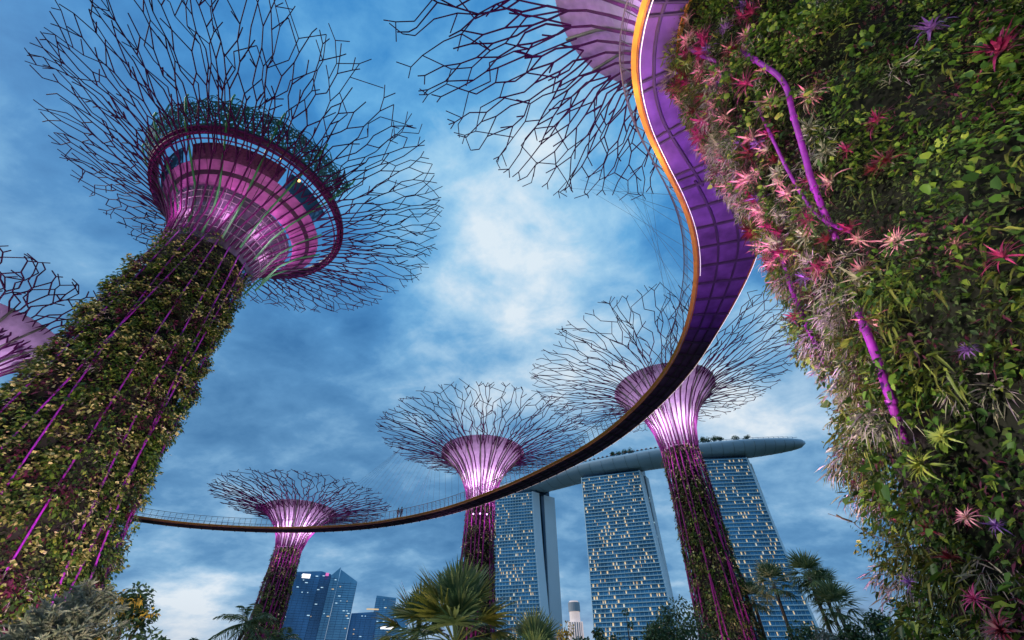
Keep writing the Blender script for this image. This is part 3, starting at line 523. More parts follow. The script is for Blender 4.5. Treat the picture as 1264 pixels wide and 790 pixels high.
for f,msk in ((.42,near),(.34,farr),(.67,farr)): P=(O+(I-O)*f)[msk]; b.line(np.c_[P,np.full(len(P),ZD-.08)],.075,6)
a=.9
while a<A1:
    for q in (0,.42): o,i=at_arc(a+q); b.segs([(*o,ZD-.09)],[(*i,ZD-.09)],.06,n=6)
    a+=2.7
a=A1+.3
while a<arc[-1]: o,i=at_arc(a); b.segs([(*o,ZD-.09)],[(*i,ZD-.09)],.085,n=6); a+=1.65
b.build('deck_beams',MT['beam'],SK)
n=len(O)
# outward leaning edge panels, painted golden orange
for e,s,nm in ((O,-1,'edge_panel'),(I,1,'edge_panel')):
    e1=e+nv*s*.06; e2=e+nv*s*.25; b=MB(); b.loft(np.stack([np.c_[e1,np.full(n,ZD+.05)],np.c_[e2,np.full(n,ZD+.20)],np.c_[e2-nv*s*.05,np.full(n,ZD+.25)],np.c_[e1-nv*s*.04,np.full(n,ZD+.12)]],1)); b.build(nm,MT['orange'] ,SK)
    b=MB(); b.line(np.c_[e+nv*s*.02,np.full(n,ZD-.04)],.05,6); b.build('edge_tube',MT['rust'],SK,True)
    
    if s<0: b=MB(); b.line(np.c_[e-nv*s*.07,np.full(n,ZD-.19)][:105],.020,5); b.build('light_strip',MT['led'],SK)
    else: b=MB(); b.line(np.c_[e+nv*s*.1,np.full(n,ZD-.05)][90:],.02,5); b.build('light_strip',MT['led'],SK)
    b=MB(); b.line(np.c_[e+nv*s*.55,np.full(n,ZD+1.32)],.035,6)
    for h in (.65,.87,1.1): b.line(np.c_[e+nv*s*(.42+.1*h),np.full(n,ZD+h)],.012,4)
    b.build('handrail',MT['rail'],SK)
    b=MB(); aa=np.arange(.5,arc[-1],.9); E_arr=np.stack([np.interp(aa,arc,e[:,0]),np.interp(aa,arc,e[:,1])],1); Nv=np.stack([np.interp(aa,arc,nv[:,0]),np.interp(aa,arc,nv[:,1])],1)*s
    Pa=np.c_[E_arr+Nv*.22,np.full(len(aa),ZD+.2)]; Pb=np.c_[E_arr+Nv*.56,np.full(len(aa),ZD+1.34)]
    for k in range(48): b=MB(); b.segs([Pa[k]],[Pb[k]],.025,n=4); b.build('rail_post',MT['rail'],SK)
    b=MB(); b.segs(Pa[48:],Pb[48:],.032,n=4); tag(b.build('rail_posts',MT['rail'],SK),kind='stuff')
def cable(p,q,rad=.012):
    b=MB(); b.segs([p],[q],rad,n=4); b.build('suspension_cable',MT['wire'],SK)
for i in range(11):
    a=13.5+i*1.7; o,_=at_arc(a); th=R(-14+i*2.5); q=19.2-(i%3)*1.2; cable((o[0],o[1],ZD+.3),(cR[0]+q*math.sin(th),cR[1]+q*math.cos(th),40.6))
cD=(-5.3,74.7)
for i in range(30):
    a=arc[-1]-66+i*1.4-12; o,_=at_arc(a); th=R(205-30+i*2.4); th=math.atan2(o[0]-cD[0],o[1]-cD[1]); q=min(15,7+abs(i-15)*.8); cable((o[0],o[1],ZD+.3),(cD[0]+q*math.sin(th),cD[1]+q*math.cos(th),36.0),.014)
# purple floodlights below the bridge and the trunk, plus added warm fills
lamp('ground_flood_or_fill',(9.8,14.5,.6),6500,(.42,.05,1),.25,'SPOT',(10.5,15.5,22),60)
lamp('ground_flood_or_fill',(3.2,8.0,.5),4600,(.42,.07,1),.25,'SPOT',(7.2,7.6,22),46)
lamp('ground_flood_or_fill',(3.0,10.8,.6),4200,(1,.50,.80),.3,'SPOT',(9.0,8.4,14),80)
lamp('ground_flood_or_fill',(1.0,12.5,.6),5200,(1,.72,.86),.3,'SPOT',(8.0,8.0,16),55)
lamp('ground_flood_or_fill',(-13,15,.6),22000,(1,.85,.66),.6,'SPOT',(-28,28,18),75)
lamp('ground_flood_or_fill',(-3,6.5,.5),7500,(1,.94,.74),.3,'SPOT',(7.5,6.5,13),74)  # added fill that brightens the nearest trunk's foliage
lamp('ground_flood_or_fill',(1.5,-4,.5),4200,(1,.96,.78),.3,'SPOT',(9,5,17),70)  # added fill behind the camera, brightens the upper part of the trunk
lamp('ground_flood_or_fill',(-5,7.5,.5),1100,(1,.85,.68),.4,'SPOT',(-8,10.4,3.4),110)
lamp('ground_flood_or_fill',(-20,16,.6),3500,(.95,.35,1),.5,'SPOT',(-28,27,12),80).data.energy=7500
for q_ in ((4.6,5.0),(5.0,8.2),(6.9,11.2)): lamp('rail_lamp',(*q_,21.3),80,(1,.66,.25),.2)
lamp('ground_flood_or_fill',(-1,10,.5),620,(1,.86,.6),.3,'SPOT',(-2,15,3.5),100)
lamp('ground_flood_or_fill',(21,50,.6),5200,(1,.62,.85),.5,'SPOT',(25,58.5,13),60)
lamp('ground_flood_or_fill',(-44,102,.6),5200,(1,.55,.85),.5,'SPOT',(-52,109,13),60)
lamp('ground_flood_or_fill',(-6,66,.6),3200,(1,.6,.6),.5,'SPOT',(-5.3,73,15),60)
# people on the bridge
def person(a,f,label,cloth,seed,face=0):
    o,i=at_arc(a); p=o+(i-o)*f; z=ZD+.28; r=random.Random(seed); h=1.0; sw=.16
    vs=[(0,0,.95),(0,0,1.15),(0,0,1.38),(0,.0,1.50),(0,.02,1.60),(0,.02,1.72),(.09,0,.90),(.11,sw,.50),(.11,.05,.07),(.11,.18,.03),(-.09,0,.90),(-.11,-.05,.48),(-.11,-sw-.1,.08),(-.11,-.12,.03),
        (.19,0,1.40),(.24,.03,1.12),(.23,.16,.90),(.23,.20,.82),(-.19,0,1.40),(-.24,-.03,1.12),(-.23,.1,.92),(-.23,.14,.84)]
    rd=[.13,.13,.13,.055,.09,.085,.09,.065,.045,.035,.09,.065,.045,.035,.06,.045,.035,.03,.06,.045,.035,.03]
    es=[(0,1),(1,2),(2,3),(3,4),(4,5),(0,6),(6,7),(7,8),(8,9),(0,10),(10,11),(11,12),(12,13),(2,14),(14,15),(15,16),(16,17),(2,18),(18,19),(19,20),(20,21)]
    me=bpy.data.meshes.new('person'); me.from_pydata(vs,es,[]); ob=bpy.data.objects.new('person',me); COL.objects.link(ob); ob.location=(p[0],p[1],z); ob.rotation_euler=(0,0,face)
    md=ob.modifiers.new('skin','SKIN'); md.use_smooth_shade=True
    for v,q in zip(me.skin_vertices[0].data,rd): v.radius=(q,q)
    me.skin_vertices[0].data[0].use_root=True; ob.modifiers.new('sub','SUBSURF').levels=1; ob.modifiers['sub'].render_levels=1; me.materials.append(cloth); tag(ob,label,'person')
    b=MB(); ball(b,(p[0],p[1],z+1.72),.105,10,1.0); b.build('hair',MT['hair'],ob,True)
aP=None; best=1e9
for a in np.arange(20,arc[-1],.2):
    o,_=at_arc(a); f=o[1]*math.cos(PITCH)+(ZD+.9-CZ)*math.sin(PITCH); x=632+FPX*o[0]/f
    if abs(x-493)<best and o[1]>50: best=abs(x-493); aP=a
person(aP,.2,'person in dark clothes standing at the rail of the raised walkway',MT['cloth_a'],1,.6); person(aP+.75,.25,'person in grey clothes standing beside the other on the walkway',MT['cloth_b'],2,-2.4)

# ------------------------------------------------------------------ hotel with three towers and a boat shaped roof park
MT['ledge']=mat('pale grey balcony ledge',(.38,.58,.68),.6,0,.12,.05); MT['hglass']=mat('teal blue window glass',(.04,.18,.32),.15,.5,.45,.06); MT['blade']=mat('pale blue grey end wall',(.70,.82,.90),.6,0,.06,.02)
MT['void']=mat('dark atrium glass',(.02,.05,.09),.1,.3,.3,.05); MT['lit']=mat('warm lit window',(.8,.6,.35),.5,0,.2,.3,emit=(1,.68,.34),es=.62); MT['litc']=mat('cool lit window',(.6,.8,.9),.5,0,.1,.3,emit=(.65,.9,1),es=.7)
MT['hull']=mat('blue grey hull panels',(.36,.50,.62),.5,0,.10,.02); MT['park']=mat('roof park planting',(.02,.04,.02),.9,0,.4,.3)
MT['litd']=mat('dim amber window',(.5,.35,.2),.5,0,.2,.3,emit=(1,.6,.28),es=.32); MT['litc2']=mat('soft white window',(.6,.6,.5),.5,0,.2,.3,emit=(1,.88,.68),es=.5); MT['seam']=mat('dark hull seam',(.12,.18,.22),.6)
HT=190.
def tower(label,TL,TR,TS,BL,BR,nb,seed,side):
    T=empty('hotel_tower',(TL[0],TL[1],0),label=label,cat='hotel tower'); TL,TR,TS,BL,BR=[np.array(v,float) for v in (TL,TR,TS,BL,BR)]
    dep=norm(TS-TR); th=11.
    def fr(t):            # front edge pair at height fraction t; the front slab leans out towards its foot
        k=(1-t)**1.55; return TL+(BL-TL)*k,TR+(BR-TR)*k
    zs=np.linspace(0,1,29); b=MB()
    def ring(t,a,z): L,R_=a; return [(*L,z),(*R_,z),(*(R_+dep*th),z),(*(L+dep*th),z)]
    b.loft([ring(t,fr(t),t*HT) for t in zs]); b.build('front_slab',MT['hglass'],T)
    b=MB(); e=th+5.5; 
    b.prism([TL+dep*e,TR+dep*e,TS,TL+(TS-TR)],0,HT-1); b.build('rear_slab',MT['void'],T)
    # end blades
    for q in ((0,1) if side else (0,1)):
        b=MB(); rr=[]
        for t in zs:
            L,R_=fr(t); p=R_ if q else L; u=norm(TR-TL)*(.9 if q else -.9); rr.append([(*(p+u*.05),t*HT+.5),(*(p+u),t*HT+.5),(*(p+u+dep*th),t*HT+.5),(*(p+u*.05+dep*th),t*HT+.5)])
        b.loft(rr); b.build('end_wall',MT['blade'],T)
        p=(TR if q else TL); u=norm(TR-TL)*(.9 if q else -.9); s2=TS if q else TL+(TS-TR); b=MB(); b.prism([p+dep*(e+3)+u*.05,p+dep*(e+3)+u,s2+u+dep*.4,s2+u*.05+dep*.4],0,HT); b.build('end_wall',MT['blade'],T)
    nf=52; b=MB(); rs=[]
    for i in range(nf+1):
        t=(i+.5)/(nf+1); L,R_=fr(t); z=t*HT; t2=t; b.loft([[(*(L-dep*1.1),z),(*(L+dep*.2),z),(*(L+dep*.2),z+.85),(*(L-dep*1.1),z+.85)],[(*(R_-dep*1.1),z),(*(R_+dep*.2),z),(*(R_+dep*.2),z+.85),(*(R_-dep*1.1),z+.85)]])
    b.build('balcony_ledges',MT['ledge'],T)
    b=MB()
    for j in range(nb+1):
        f=j/nb; rr=[]
        for t in zs:
            L,R_=fr(t); p=L+(R_-L)*f; u=norm(TR-TL)*.10; rr.append([(*(p-u-dep*.5),t*HT),(*(p+u-dep*.5),t*HT),(*(p+u),t*HT),(*(p-u),t*HT)])
        b.loft(rr)
    b.build('bay_dividers',MT['ledge'],T)
    r=np.random.default_rng(seed); W_=[]
    for i in range(nf):
        for j in range(nb):
            n_=noise.noise(Vector((i*.13,j*.2,seed))); pr=.20+.42*max(0,n_)+(.12 if i<12 else 0)+(.25 if i>=nf-1 else 0)
            if r.random()<pr:
                t0=(i+.5)/(nf+1)+.9/HT; t1=(i+1.5)/(nf+1)-.15/HT; v=[]
                w0=r.choice([.22,.34,.45]); s0=r.uniform(0,1-w0) 
                for t,f in ((t0,j+.08+s0*.84),(t0,j+.08+(s0+w0)*.84),(t1,j+.08+(s0+w0)*.84),(t1,j+.08+s0*.84)):
                    L,R_=fr(t); p=L+(R_-L)*f/nb-dep*.06; v.append((*p,t*HT))
                W_.append(v)
    r.shuffle(W_)
    for v in W_[:100]: b=MB(); v=np.array(v); b.loft([v,v-np.array([*dep,0])*.05]); b.build('lit_window',MT[r.choice(['lit','litd','lit','litc2'])],T)
    b=MB()
    for v in W_[100:]: v=np.array(v); b.loft([v,v-np.array([*dep,0])*.05])
    tag(b.build('lit_windows',MT['lit'],T),kind='stuff')
    # lights in the rear slab seen past the end wall
    b=MB()
    for i in range(26):
        z=r.uniform(10,182); f=r.uniform(.15,.85); p=TR+dep*(e-.3)+(TS-TR-dep*e)*f+norm(TR-TL)*.15
        p=TR+dep*e+(TS-TR-dep*e)*f+norm(TR-TL)*.06; b.box((*p,z),(1.6,.12,1.2),[[dep[0],dep[1],0],[-dep[1],dep[0],0],[0,0,1]])
    b.build('end_lights',MT['litc'],T)
    b=MB(); b.prism([TL+(TS-TR)*.2,TR+(TS-TR)*.2,TS*.8+TR*.2,TL+(TS-TR)*.8],HT-1,HT+9); b.build('roof_core',MT['void'],T)
    return T
tower('left hotel tower with a pale split end wall under the boat shaped roof',(-26,562),(25,548),(54,570),(-21,533),(33,520),15,1,1)
tower('middle hotel tower with warm lit windows, between the glowing crown and the leaning trunk',(82,501),(144,479),(160,503),(73,478),(143,452),18,2,1)
tower('right hotel tower leaning left above the small palms',(203,449),(251,443),(264,461),(196,428),(249,424),15,3,1)
SP=smooth([(x,y,0) for x,y in ((-62,628),(-20,592),(35,556),(95,512),(155,480),(215,459),(268,446),(318,437))],10)[:,:2]
b=MB(); n=len(SP); n_sp=n; tg=norm(np.gradient(SP,axis=0)); nr=np.stack([-tg[:,1],tg[:,0]],1); nr_sp=nr; rr=[]
for i in range(n):
    t=i/(n-1); w_=19.5*min(1,(t/.22)**.5 if t>0 else .02)*min(1,math.sqrt(max(1e-4,1-((t-.70)/.30)**2)) if t>.70 else 1); w_=max(w_,.3); k=w_/19.5; h=10.5*(k**.8)
    sec=[]
    for a in np.linspace(0,PI,9): sec.append((SP[i][0]-nr[i][0]*w_*math.cos(a),SP[i][1]-nr[i][1]*w_*math.cos(a),203.5-h*math.sin(a)**.8))
    sec+= [(SP[i][0]+nr[i][0]*w_,SP[i][1]+nr[i][1]*w_,205.6),(SP[i][0]-nr[i][0]*w_,SP[i][1]-nr[i][1]*w_,205.6)]
    rr.append(sec)
b.loft(rr); SPO=empty('sky_park',(150,480,200),label='boat shaped roof park bridging the tops of the three hotel towers',cat='roof deck')
b.build('hull',MT['hull'],SPO,True)
b=MB()
for i in range(3,n-2,2):
    sec=[(x+(x-SP[i][0])*.004,y+(y-SP[i][1])*.004,z-.06) for x,y,z in rr[i][:9]]; b.line(sec,.16,4)
b.build('hull_seams',MT['seam'],SPO)
b=MB()
for i in range(n-1):
    t=i/(n-1); 
    if .1<t<.97:
        w_=19.5*min(1,(t/.22)**.5)*min(1,math.sqrt(max(1e-4,1-((t-.70)/.30)**2)) if t>.70 else 1)
        p=SP[i]-nr[i]*(w_-.6)*(1 if nr[i][1]>0 else -1); q=SP[i+1]-nr[i+1]*(w_-.6)*(1 if nr[i][1]>0 else -1); b.segs([(*p,206.9)],[(*q,206.9)],.22,n=4); b.segs([(*p,205.4)],[(*p,207)],.2,n=4)
b.build('railing',MT['hglass'],SPO)
MT['umb']=mat('sun bleached red canvas',(.30,.12,.08),.8)
for i in range(26):
    t=.34+i*.0105; j=t*(n-1); a=int(j); p=SP[a]+(SP[a+1]-SP[a])*(j-a); q=p-nr[a]*17*(1 if nr[a][1]>0 else -1)
    T=empty('parasol',(q[0],q[1],205.6),label='small red parasol in a row along the roof park edge',cat='parasol',group='parasols on the roof park'); b=MB(); b.segs([(q[0],q[1],205.6)],[(q[0],q[1],208.5)],.12,n=5); b.build('pole',MT['rail'],T); b=MB(); b.lathe(q,[(1.7,208.2),(.05,209.6)],10); b.build('canopy',MT['umb'],T)
# ------------------------------------------------------------------ foliage builders
def cloud_leaves(centres,radii,per,L,W,seed,simple=True,sq=.8):
    r=np.random.default_rng(seed); c=np.repeat(centres,per,axis=0); q=np.repeat(radii,per); n=len(c); d=norm(r.normal(size=(n,3))); rho=r.random(n)**.45
    P=c+d*(q*rho)[:,None]*np.array([1,1,sq]); D=d+r.normal(0,.6,(n,3))-np.array([0,0,.25]); return leaves(P,D,r.normal(0,.5,(n,3))+np.array([0,0,1.]),L*r.uniform(.6,1.3,n),W*r.uniform(.7,1.2,n),simple=simple)
def bush_tree(loc,h,rad,label,cat,m='tree',seed=0,leaf=.3,per=70,nc=26,group=None,name='garden_tree',base=.35,tall=1.):
    r=np.random.default_rng(seed); x,y=loc; T=empty(name,(x,y,0),label=label,cat=cat,group=group); b=MB()
    top=np.array([x+r.normal(0,.1)*rad,y,h*.62]); b.line(smooth([(x,y,0),(x+.03*h*r.normal(),y,h*.3),top],5),np.linspace(.035*h*.6,.012*h,11),8)
    C=[];Q=[]
    for i in range(nc):
        a=r.uniform(0,2*PI); t=r.uniform(base,1); ww=rad*math.sin(PI*min(1,(t-base)/(1-base)*.80+.2))**.7*r.uniform(.4,.95); C.append((x+ww*math.cos(a),y+ww*math.sin(a),h*t*(1-.06*r.random())-rad*.12)); Q.append(rad*r.uniform(.20,.36)*tall)
        if i%2==0: b.line([(x,y,h*min(t*.55,.55)),((x+C[-1][0])/2,(y+C[-1][1])/2,h*t*.75),C[-1]],[.011*h,.007*h,.003*h],5)
    b.build('trunk',MT['bark'],T,True); V,F=cloud_leaves(np.array(C),np.array(Q),per,leaf,leaf*.3,seed+1); link('crown',meshnp('crown',V,F),MT[m],T); return T
def frond_palm(loc,h,label,nfr=20,L=3.,seed=0,m='palm',group=None,trunk_r=.16,name='palm_tree',lean=(0,0)):
    r=np.random.default_rng(seed); x,y=loc; T=empty(name,(x,y,0),label=label,cat='palm tree',group=group); b=MB(); tx,ty=x+lean[0],y+lean[1]
    P=smooth([(x,y,0),(x+lean[0]*.35,y+lean[1]*.35,h*.45),(tx,ty,h)],8); b.line(P,np.linspace(trunk_r*1.4,trunk_r*.8,len(P)),9); b.build('trunk',MT['bark'],T,True)
    for i in range(nfr):
        a=i*2.39996+r.normal(0,.2); el=R(75)-R(105)*(i/nfr)+r.normal(0,.1); b=MB(); t=np.linspace(0,1,9); d=np.array([math.sin(a)*math.cos(el),math.cos(a)*math.cos(el),math.sin(el)]); ln=L*r.uniform(.8,1.1)
        P=np.array([tx,ty,h])+d*(t*ln)[:,None]+np.array([0,0,-1])*(ln*.55*t**2)[:,None]; b.line(P,np.linspace(.04,.008,9)*L/3,4)
        tt=np.repeat(np.linspace(.12,.98,20),2); base=np.stack([np.interp(tt,t,P[:,k]) for k in range(3)],1); sg=np.tile([-1,1],20); sd_=np.array([math.cos(a),-math.sin(a),0]); D=sd_*sg[:,None]+d*.55+np.array([0,0,-.45])+r.normal(0,.1,(40,3))
        V,F=leaves(base,D,np.tile([0,0,1.],(40,1))+r.normal(0,.2,(40,3)),ln*.26*np.sin(np.clip(tt,.1,1)*PI*.9+.15)+.1,np.full(40,.035*L/3*1.3),simple=True,droop=.3); b.add(V,F); b.build('frond',MT[m],T)
    return T
def fan_leaf(b,base,d,stalk,rad,nseg,r,droop=.25,spread=2.4):
    d=norm(d); s=norm(np.cross(d,[0,0,1.])); u=np.cross(s,d); p=base+d*stalk-np.array([0,0,1])*stalk*.08; b.line([base,(base+p)/2+np.array([0,0,stalk*.04]),p],[.02,.016,.012],4)
    a=np.linspace(-spread/1.0,spread/1.0,nseg)*.62; D=d*np.cos(a)[:,None]+s*np.sin(a)[:,None]+u*(.10*np.cos(np.arange(nseg)*PI))[:,None]*.3; P=np.tile(p,(nseg,1)); L=rad*(1-.25*(np.abs(a)/a.max())**2)*r.uniform(.9,1.08,nseg)
    V,F,_=straps(P,D,np.tile(u,(nseg,1)),L,np.full(nseg,rad*.042),np.full(nseg,droop)*r.uniform(.6,1.6,nseg),4); b.add(V,[F])
def fan_palm(loc,h,label,n=30,stalk=1.0,rad=1.0,seed=0,group=None,lit_tint=.2,nseg=26,trunk_r=.18,name='fan_palm'):
    r=np.random.default_rng(seed); x,y=loc; T=empty(name,(x,y,0),label=label,cat='palm tree',group=group); b=MB(); b.line([(x,y,0),(x+.02,y,h*.5),(x,y,h)],[trunk_r*1.3,trunk_r,trunk_r],9); b.build('trunk',MT['bark'],T,True)
    for i in range(n):
        a=i*2.39996+r.normal(0,.15); el=R(85)-R(115)*(i/n); d=np.array([math.sin(a)*math.cos(el),math.cos(a)*math.cos(el),math.sin(el)]); b=MB(); fan_leaf(b,np.array([x,y,h]),d,stalk*r.uniform(.75,1.15),rad*r.uniform(.8,1.1),nseg,r,.2+.5*(i/n)); b.build('fan_leaf',MT['palm_lit' if r.random()<lit_tint else 'palm'],T)
    return T
def place(px,py,D): return at_dist(px,py,D)
for k,(t,w_) in enumerate(((.50,7),(.515,6),(.535,6),(.555,5),(.70,7),(.715,8),(.73,6),(.745,7),(.76,6),(.80,4),(.84,4))):
    a=int(t*(n_sp-1)); p=SP[a]-nr_sp[a]*15*(1 if nr_sp[a][1]>0 else -1); r_=np.random.default_rng(300+k); T=empty('roof_tree',(p[0],p[1],205.6),label='small dark tree in the cluster on the roof park '+('behind the leaning supertree' if t>.65 else 'above the middle hotel tower'),cat='tree',group='roof park trees '+('right' if t>.65 else 'middle'))
    b=MB(); b.line([(p[0],p[1],205.6),(p[0],p[1],205.6+w_)],.3,5); b.build('trunk',MT['bark'],T); cc=np.array([(p[0]+r_.normal(0,1.6),p[1]+r_.normal(0,1.6),205.6+w_*r_.uniform(.45,1.05)) for _ in range(9)]); V,F=cloud_leaves(cc,np.full(9,1.7),40,1.1,.4,k); link('crown',meshnp('crown',V,F),MT['tree'],T)
x,y,z=place(562,797,15.5); fan_palm((x,y),z,'large fan palm at the bottom centre, in front of the straight dark trunk',34,1.25,1.15,5,lit_tint=.35,nseg=30)
x,y,z=place(512,790,17); fan_palm((x,y),z,'smaller fan palm with light-tinted yellow leaves, left of the large fan palm',16,.9,.95,6,lit_tint=.6,nseg=24)
x,y,z=place(660,836,15); fan_palm((x,y),z,'low fan palm under the left hotel tower',18,.9,.75,7,lit_tint=.35)
x,y,z=place(285,782,45); frond_palm((x,y),z+.6,'feather palm left of the smallest supertree trunk',16,3.0,8,lean=(1.0,0))
x,y,z=place(345,800,44); frond_palm((x,y),z+.4,'low feather palm right of the smallest supertree trunk',14,2.2,9)
for i,(px,py,D,h_) in enumerate(((955,722,62,0),(998,712,60,0),(930,742,66,0),(1016,728,64,0),(1034,752,58,0))):
    x,y,z=place(px,py,D); fan_palm((x,y),z,['leftmost tall slender palm before the right hotel tower','tallest slender palm, right of the right hotel tower foot','low slender palm touching the leaning supertree trunk','second slender palm beside the tallest one','shortest slender palm beside the far bushes'][i],28,1.3,1.75,20+i,'slender palms right of the leaning supertree',.0,16,.17,'slender_palm')
def shrub(px,py,D,w_px,label,m='tree',seed=0,leaf=.35,nc=26,per=70,name='garden_tree',cat='tree',**k):
    x,y,z=place(px,py,D); rad=w_px/FPX*D*.62; return bush_tree((x,y),z,rad,label,cat,m,seed,leaf,per,nc,name=name,**k)
shrub(835,738,55,60,'dark round tree left of the leaning supertree trunk','tree',31,.34,34,110)
shrub(807,768,52,34,'low dark tree left of the round one','tree',32,.3)
shrub(771,748,48,14,'thin young tree in front of the middle hotel tower','tree',33,.25,12,40)
shrub(735,772,50,24,'low bush at the foot of the middle hotel tower','tree',34,.3)
shrub(712,778,46,30,'low bush right of the low fan palm','tree',38,.3)
shrub(760,782,50,40,'wide low bush at the bottom under the middle tower','tree',39,.3)
shrub(1078,752,50,46,'dense dark tree beside the foot of the nearest trunk','tree',35,.3,34,120)
shrub(1048,765,52,40,'bushy tree behind the slender palms','tree',36,.3,30,110)
shrub(985,768,50,60,'broad dark bush under the slender palms','tree',37,.3,34,120)
shrub(940,782,48,40,'low bush right of the leaning trunk foot','tree',40,.3,26,100)
shrub(1012,775,44,40,'grey green bush at the bottom beside the dense tree','grey',41,.28,24,80)
shrub(622,778,40,40,'dark bush behind the large fan palm','tree',42,.28,24,90)
shrub(480,785,40,26,'low bush left of the fan palms','tree',43,.28,20,80)
shrub(693,768,20,34,'golden lit bush below the left hotel tower','gold',44,.12,16,50,base=.6)
# feathery conifer and blossoming tree at the lower left
def feathery(loc,h,rad,label,seed):
    r=np.random.default_rng(seed); x,y=loc; T=empty('feathery_conifer',(x,y,0),label=label,cat='tree'); b=MB(); b.line([(x,y,0),(x,y,h*.95)],[.12,.02],7); V=[];F=[]
    lv=MB(); 
    for i in range(150):
        t=r.uniform(.25,1); a=r.uniform(0,2*PI); ln=rad*(1.15-t)*1.25*r.uniform(.6,1.1)+.25; p0=np.array([x,y,h*t*.93]); d=np.array([math.cos(a),math.sin(a),.55+.5*t]); d/=np.linalg.norm(d); q=np.linspace(0,1,6); P=p0+d*(q*ln)[:,None]-np.array([0,0,1])*(.18*ln*q**2)[:,None]
        b.line(P,np.linspace(.012,.003,6),4); tt=r.uniform(.15,1,60); bs=np.stack([np.interp(tt,q,P[:,k]) for k in range(3)],1); D=d*.9+r.normal(0,.55,(60,3)); v,f=leaves(bs,D,r.normal(0,1,(60,3)),r.uniform(.10,.22,60),np.full(60,.017),simple=True); lv.add(v,f)
    b.build('branches',MT['bark'],T); lv.build('foliage',MT['grey'],T)
x,y,z=place(118,728,13); feathery((x,y),z,1.5,'feathery grey green conifer at the foot of the large left supertree',51)
x,y,z=place(78,752,12.5); feathery((x,y),z,1.2,'second feathery conifer at the bottom left corner',52)
x,y,z=place(176,726,14); T=bush_tree((x,y),z,.85,'small tree with golden lit blossoms right of the feathery conifers','tree','tree',53,.12,90,30,base=.3)
r=np.random.default_rng(5); c=np.array([(x+r.normal(0,.32),y-.2+r.normal(0,.3),z-r.uniform(.2,1.4)) for _ in range(16)]); V,F=cloud_leaves(c,np.full(16,.13),26,.09,.03,54); link('blossoms',meshnp('blossoms',V,F),MT['gold'],T)
shrub(242,786,40,16,'tiny dark treetop at the bottom edge, left of the feather palm','tree',55,.25,10,50)
shrub(205,784,16,26,'low shrub at the bottom edge beside the blossoming tree','tree',56,.12,14,60)
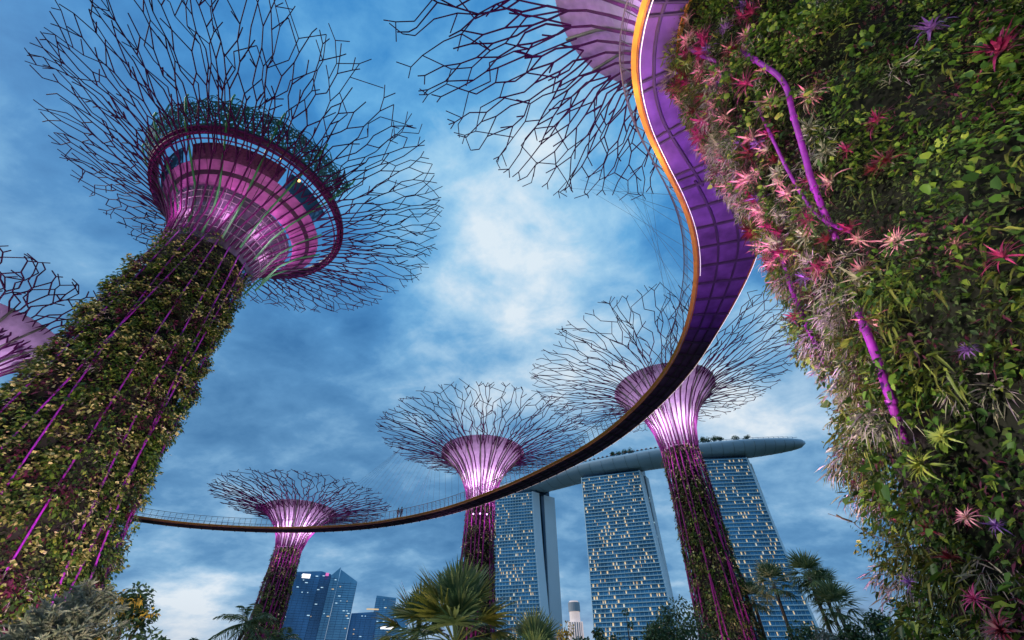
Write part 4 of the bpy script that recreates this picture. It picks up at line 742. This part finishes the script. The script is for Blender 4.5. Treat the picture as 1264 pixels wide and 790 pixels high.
# ------------------------------------------------------------------ office towers far behind
MT['bglass']=mat('deep blue office glass',(.07,.21,.40),.12,.35,.35,.02); MT['bglass2']=mat('bright blue office glass',(.16,.38,.56),.1,.35,.25,.02); MT['bband']=mat('blue floor band',(.05,.14,.28),.4,.2,.1,.05); MT['pale']=mat('pale lit stone',(.40,.42,.46),.6,0,.1,.05)
MT['litw']=mat('white lit panel',(.9,.9,.9),.5,0,.02,1,emit=(1,.93,.88),es=1.6); MT['litp']=mat('pink lit panel',(.9,.3,.6),.5,0,.02,1,emit=(1,.15,.5),es=.7)
def office(label,vols,D,seed,lights=60,sign=None,name='office_tower'):
    """vols: (left px, right px, top-left py, top-right py, depth metres, material, extra distance)"""
    a0=azel(vols[0][0],vols[0][2])[0]; T=empty(name,polar(a0,D),label=label,cat='office tower'); r=np.random.default_rng(seed)
    for (xl,xr,yl,yr,dp,m,ex) in vols:
        DD=D+ex; L=np.array(at_dist(xl,yl,DD)); Rr=np.array(at_dist(xr,yr,DD)); dv=norm((L+Rr)[:2]/2); dv=np.array([dv[0],dv[1]])
        b=MB(); b.prism([L[:2],Rr[:2],Rr[:2]+dv*dp,L[:2]+dv*dp],0,[L[2],Rr[2],Rr[2],L[2]]); b.build('glass_volume',MT[m],T)
        b=MB(); u=norm(Rr[:2]-L[:2]); W_=np.linalg.norm(Rr[:2]-L[:2]); zt=min(L[2],Rr[2])
        for z in np.arange(6,zt-2,4.6): c=(L[:2]+Rr[:2])/2-dv*.25; b.box((*c,z),(W_,.5,.7),[[u[0],u[1],0],[dv[0],dv[1],0],[0,0,1]])
        for f in np.linspace(0,1,max(3,int(W_/9))): p=L[:2]+(Rr[:2]-L[:2])*f-dv*.35; b.box((*p,zt/2),(.5,.7,zt-2),[[u[0],u[1],0],[dv[0],dv[1],0],[0,0,1]])
        b.build('facade_grid',MT['bband'],T)
        for k in range(int(lights*W_/110)):
            f=r.uniform(.05,.95); z=6+4.6*int(r.uniform(20,max(21,zt/4.6-2)))+2.2; p=L[:2]+(Rr[:2]-L[:2])*f-dv*.6; b=MB(); b.box((*p,z),(r.uniform(1.5,6),.2,1.6),[[u[0],u[1],0],[dv[0],dv[1],0],[0,0,1]]); b.build('lit_window',MT['lit' if r.random()<.35 else 'litc'],T)
    for (px,py,w_,h_,m,nm) in (sign or []):
        q=at_dist(px,py,D-1.5); b=MB(); u=polar(azel(px,py)[0]+90,1); b.box(q,(w_,1,h_),[[u[0],u[1],0],[-u[1],u[0],0],[0,0,1]]); b.build(nm,MT[m],T)
    return T
office('broad dark blue office tower with a bright white roof light',[(357,397,706,705,40,'bglass',0),(397,409,705,709,30,'bglass',18)],1200,61,26,[(378,711,17,8,'litw','roof_light'),(404,709,7,6,'litp','roof_light')])
office('blue glass office tower with a slanted top, right of the white roof light',[(409,421,710,700,36,'bglass2',-30),(421,441,703,718,36,'bglass2',-6)],1230,62,30)
office('low dark office block between the slanted tower and the fan palm',[(434,466,757,755,40,'bglass',0)],1350,63,10,[(460,752,30,3,'lit','roof_strip')])
office('narrow blue office tower left of the fan palms',[(465,489,735,738,40,'bglass2',0)],1500,64,24,[(478,775,36,6,'litw','sign_panel'),(459,783,10,12,'litp','sign_panel')])
office('pale blue glass tower just left of the fan palms',[(486,506,748,750,40,'bglass2',0)],1700,65,30)
office('slim pale tower beside the split end of the left hotel tower',[(682,692,733,740,30,'bglass2',0)],1300,66,6)
office('small blue building beside the nearest trunk',[(1092,1110,730,742,40,'bglass2',0)],900,67,10)
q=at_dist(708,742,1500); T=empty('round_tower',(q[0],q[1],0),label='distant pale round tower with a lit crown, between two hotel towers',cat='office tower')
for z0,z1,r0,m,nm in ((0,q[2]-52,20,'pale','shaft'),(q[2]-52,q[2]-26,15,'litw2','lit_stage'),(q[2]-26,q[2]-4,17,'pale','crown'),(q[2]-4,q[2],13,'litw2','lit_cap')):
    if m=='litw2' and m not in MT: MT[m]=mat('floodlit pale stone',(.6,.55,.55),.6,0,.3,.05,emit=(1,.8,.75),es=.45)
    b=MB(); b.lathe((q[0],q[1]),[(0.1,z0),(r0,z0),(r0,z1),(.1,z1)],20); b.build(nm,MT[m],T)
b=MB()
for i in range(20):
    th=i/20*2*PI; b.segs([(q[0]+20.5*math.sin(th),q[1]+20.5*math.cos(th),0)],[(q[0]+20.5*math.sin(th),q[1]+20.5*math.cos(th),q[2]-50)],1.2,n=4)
b.build('pilasters',MT['litw2'],T)
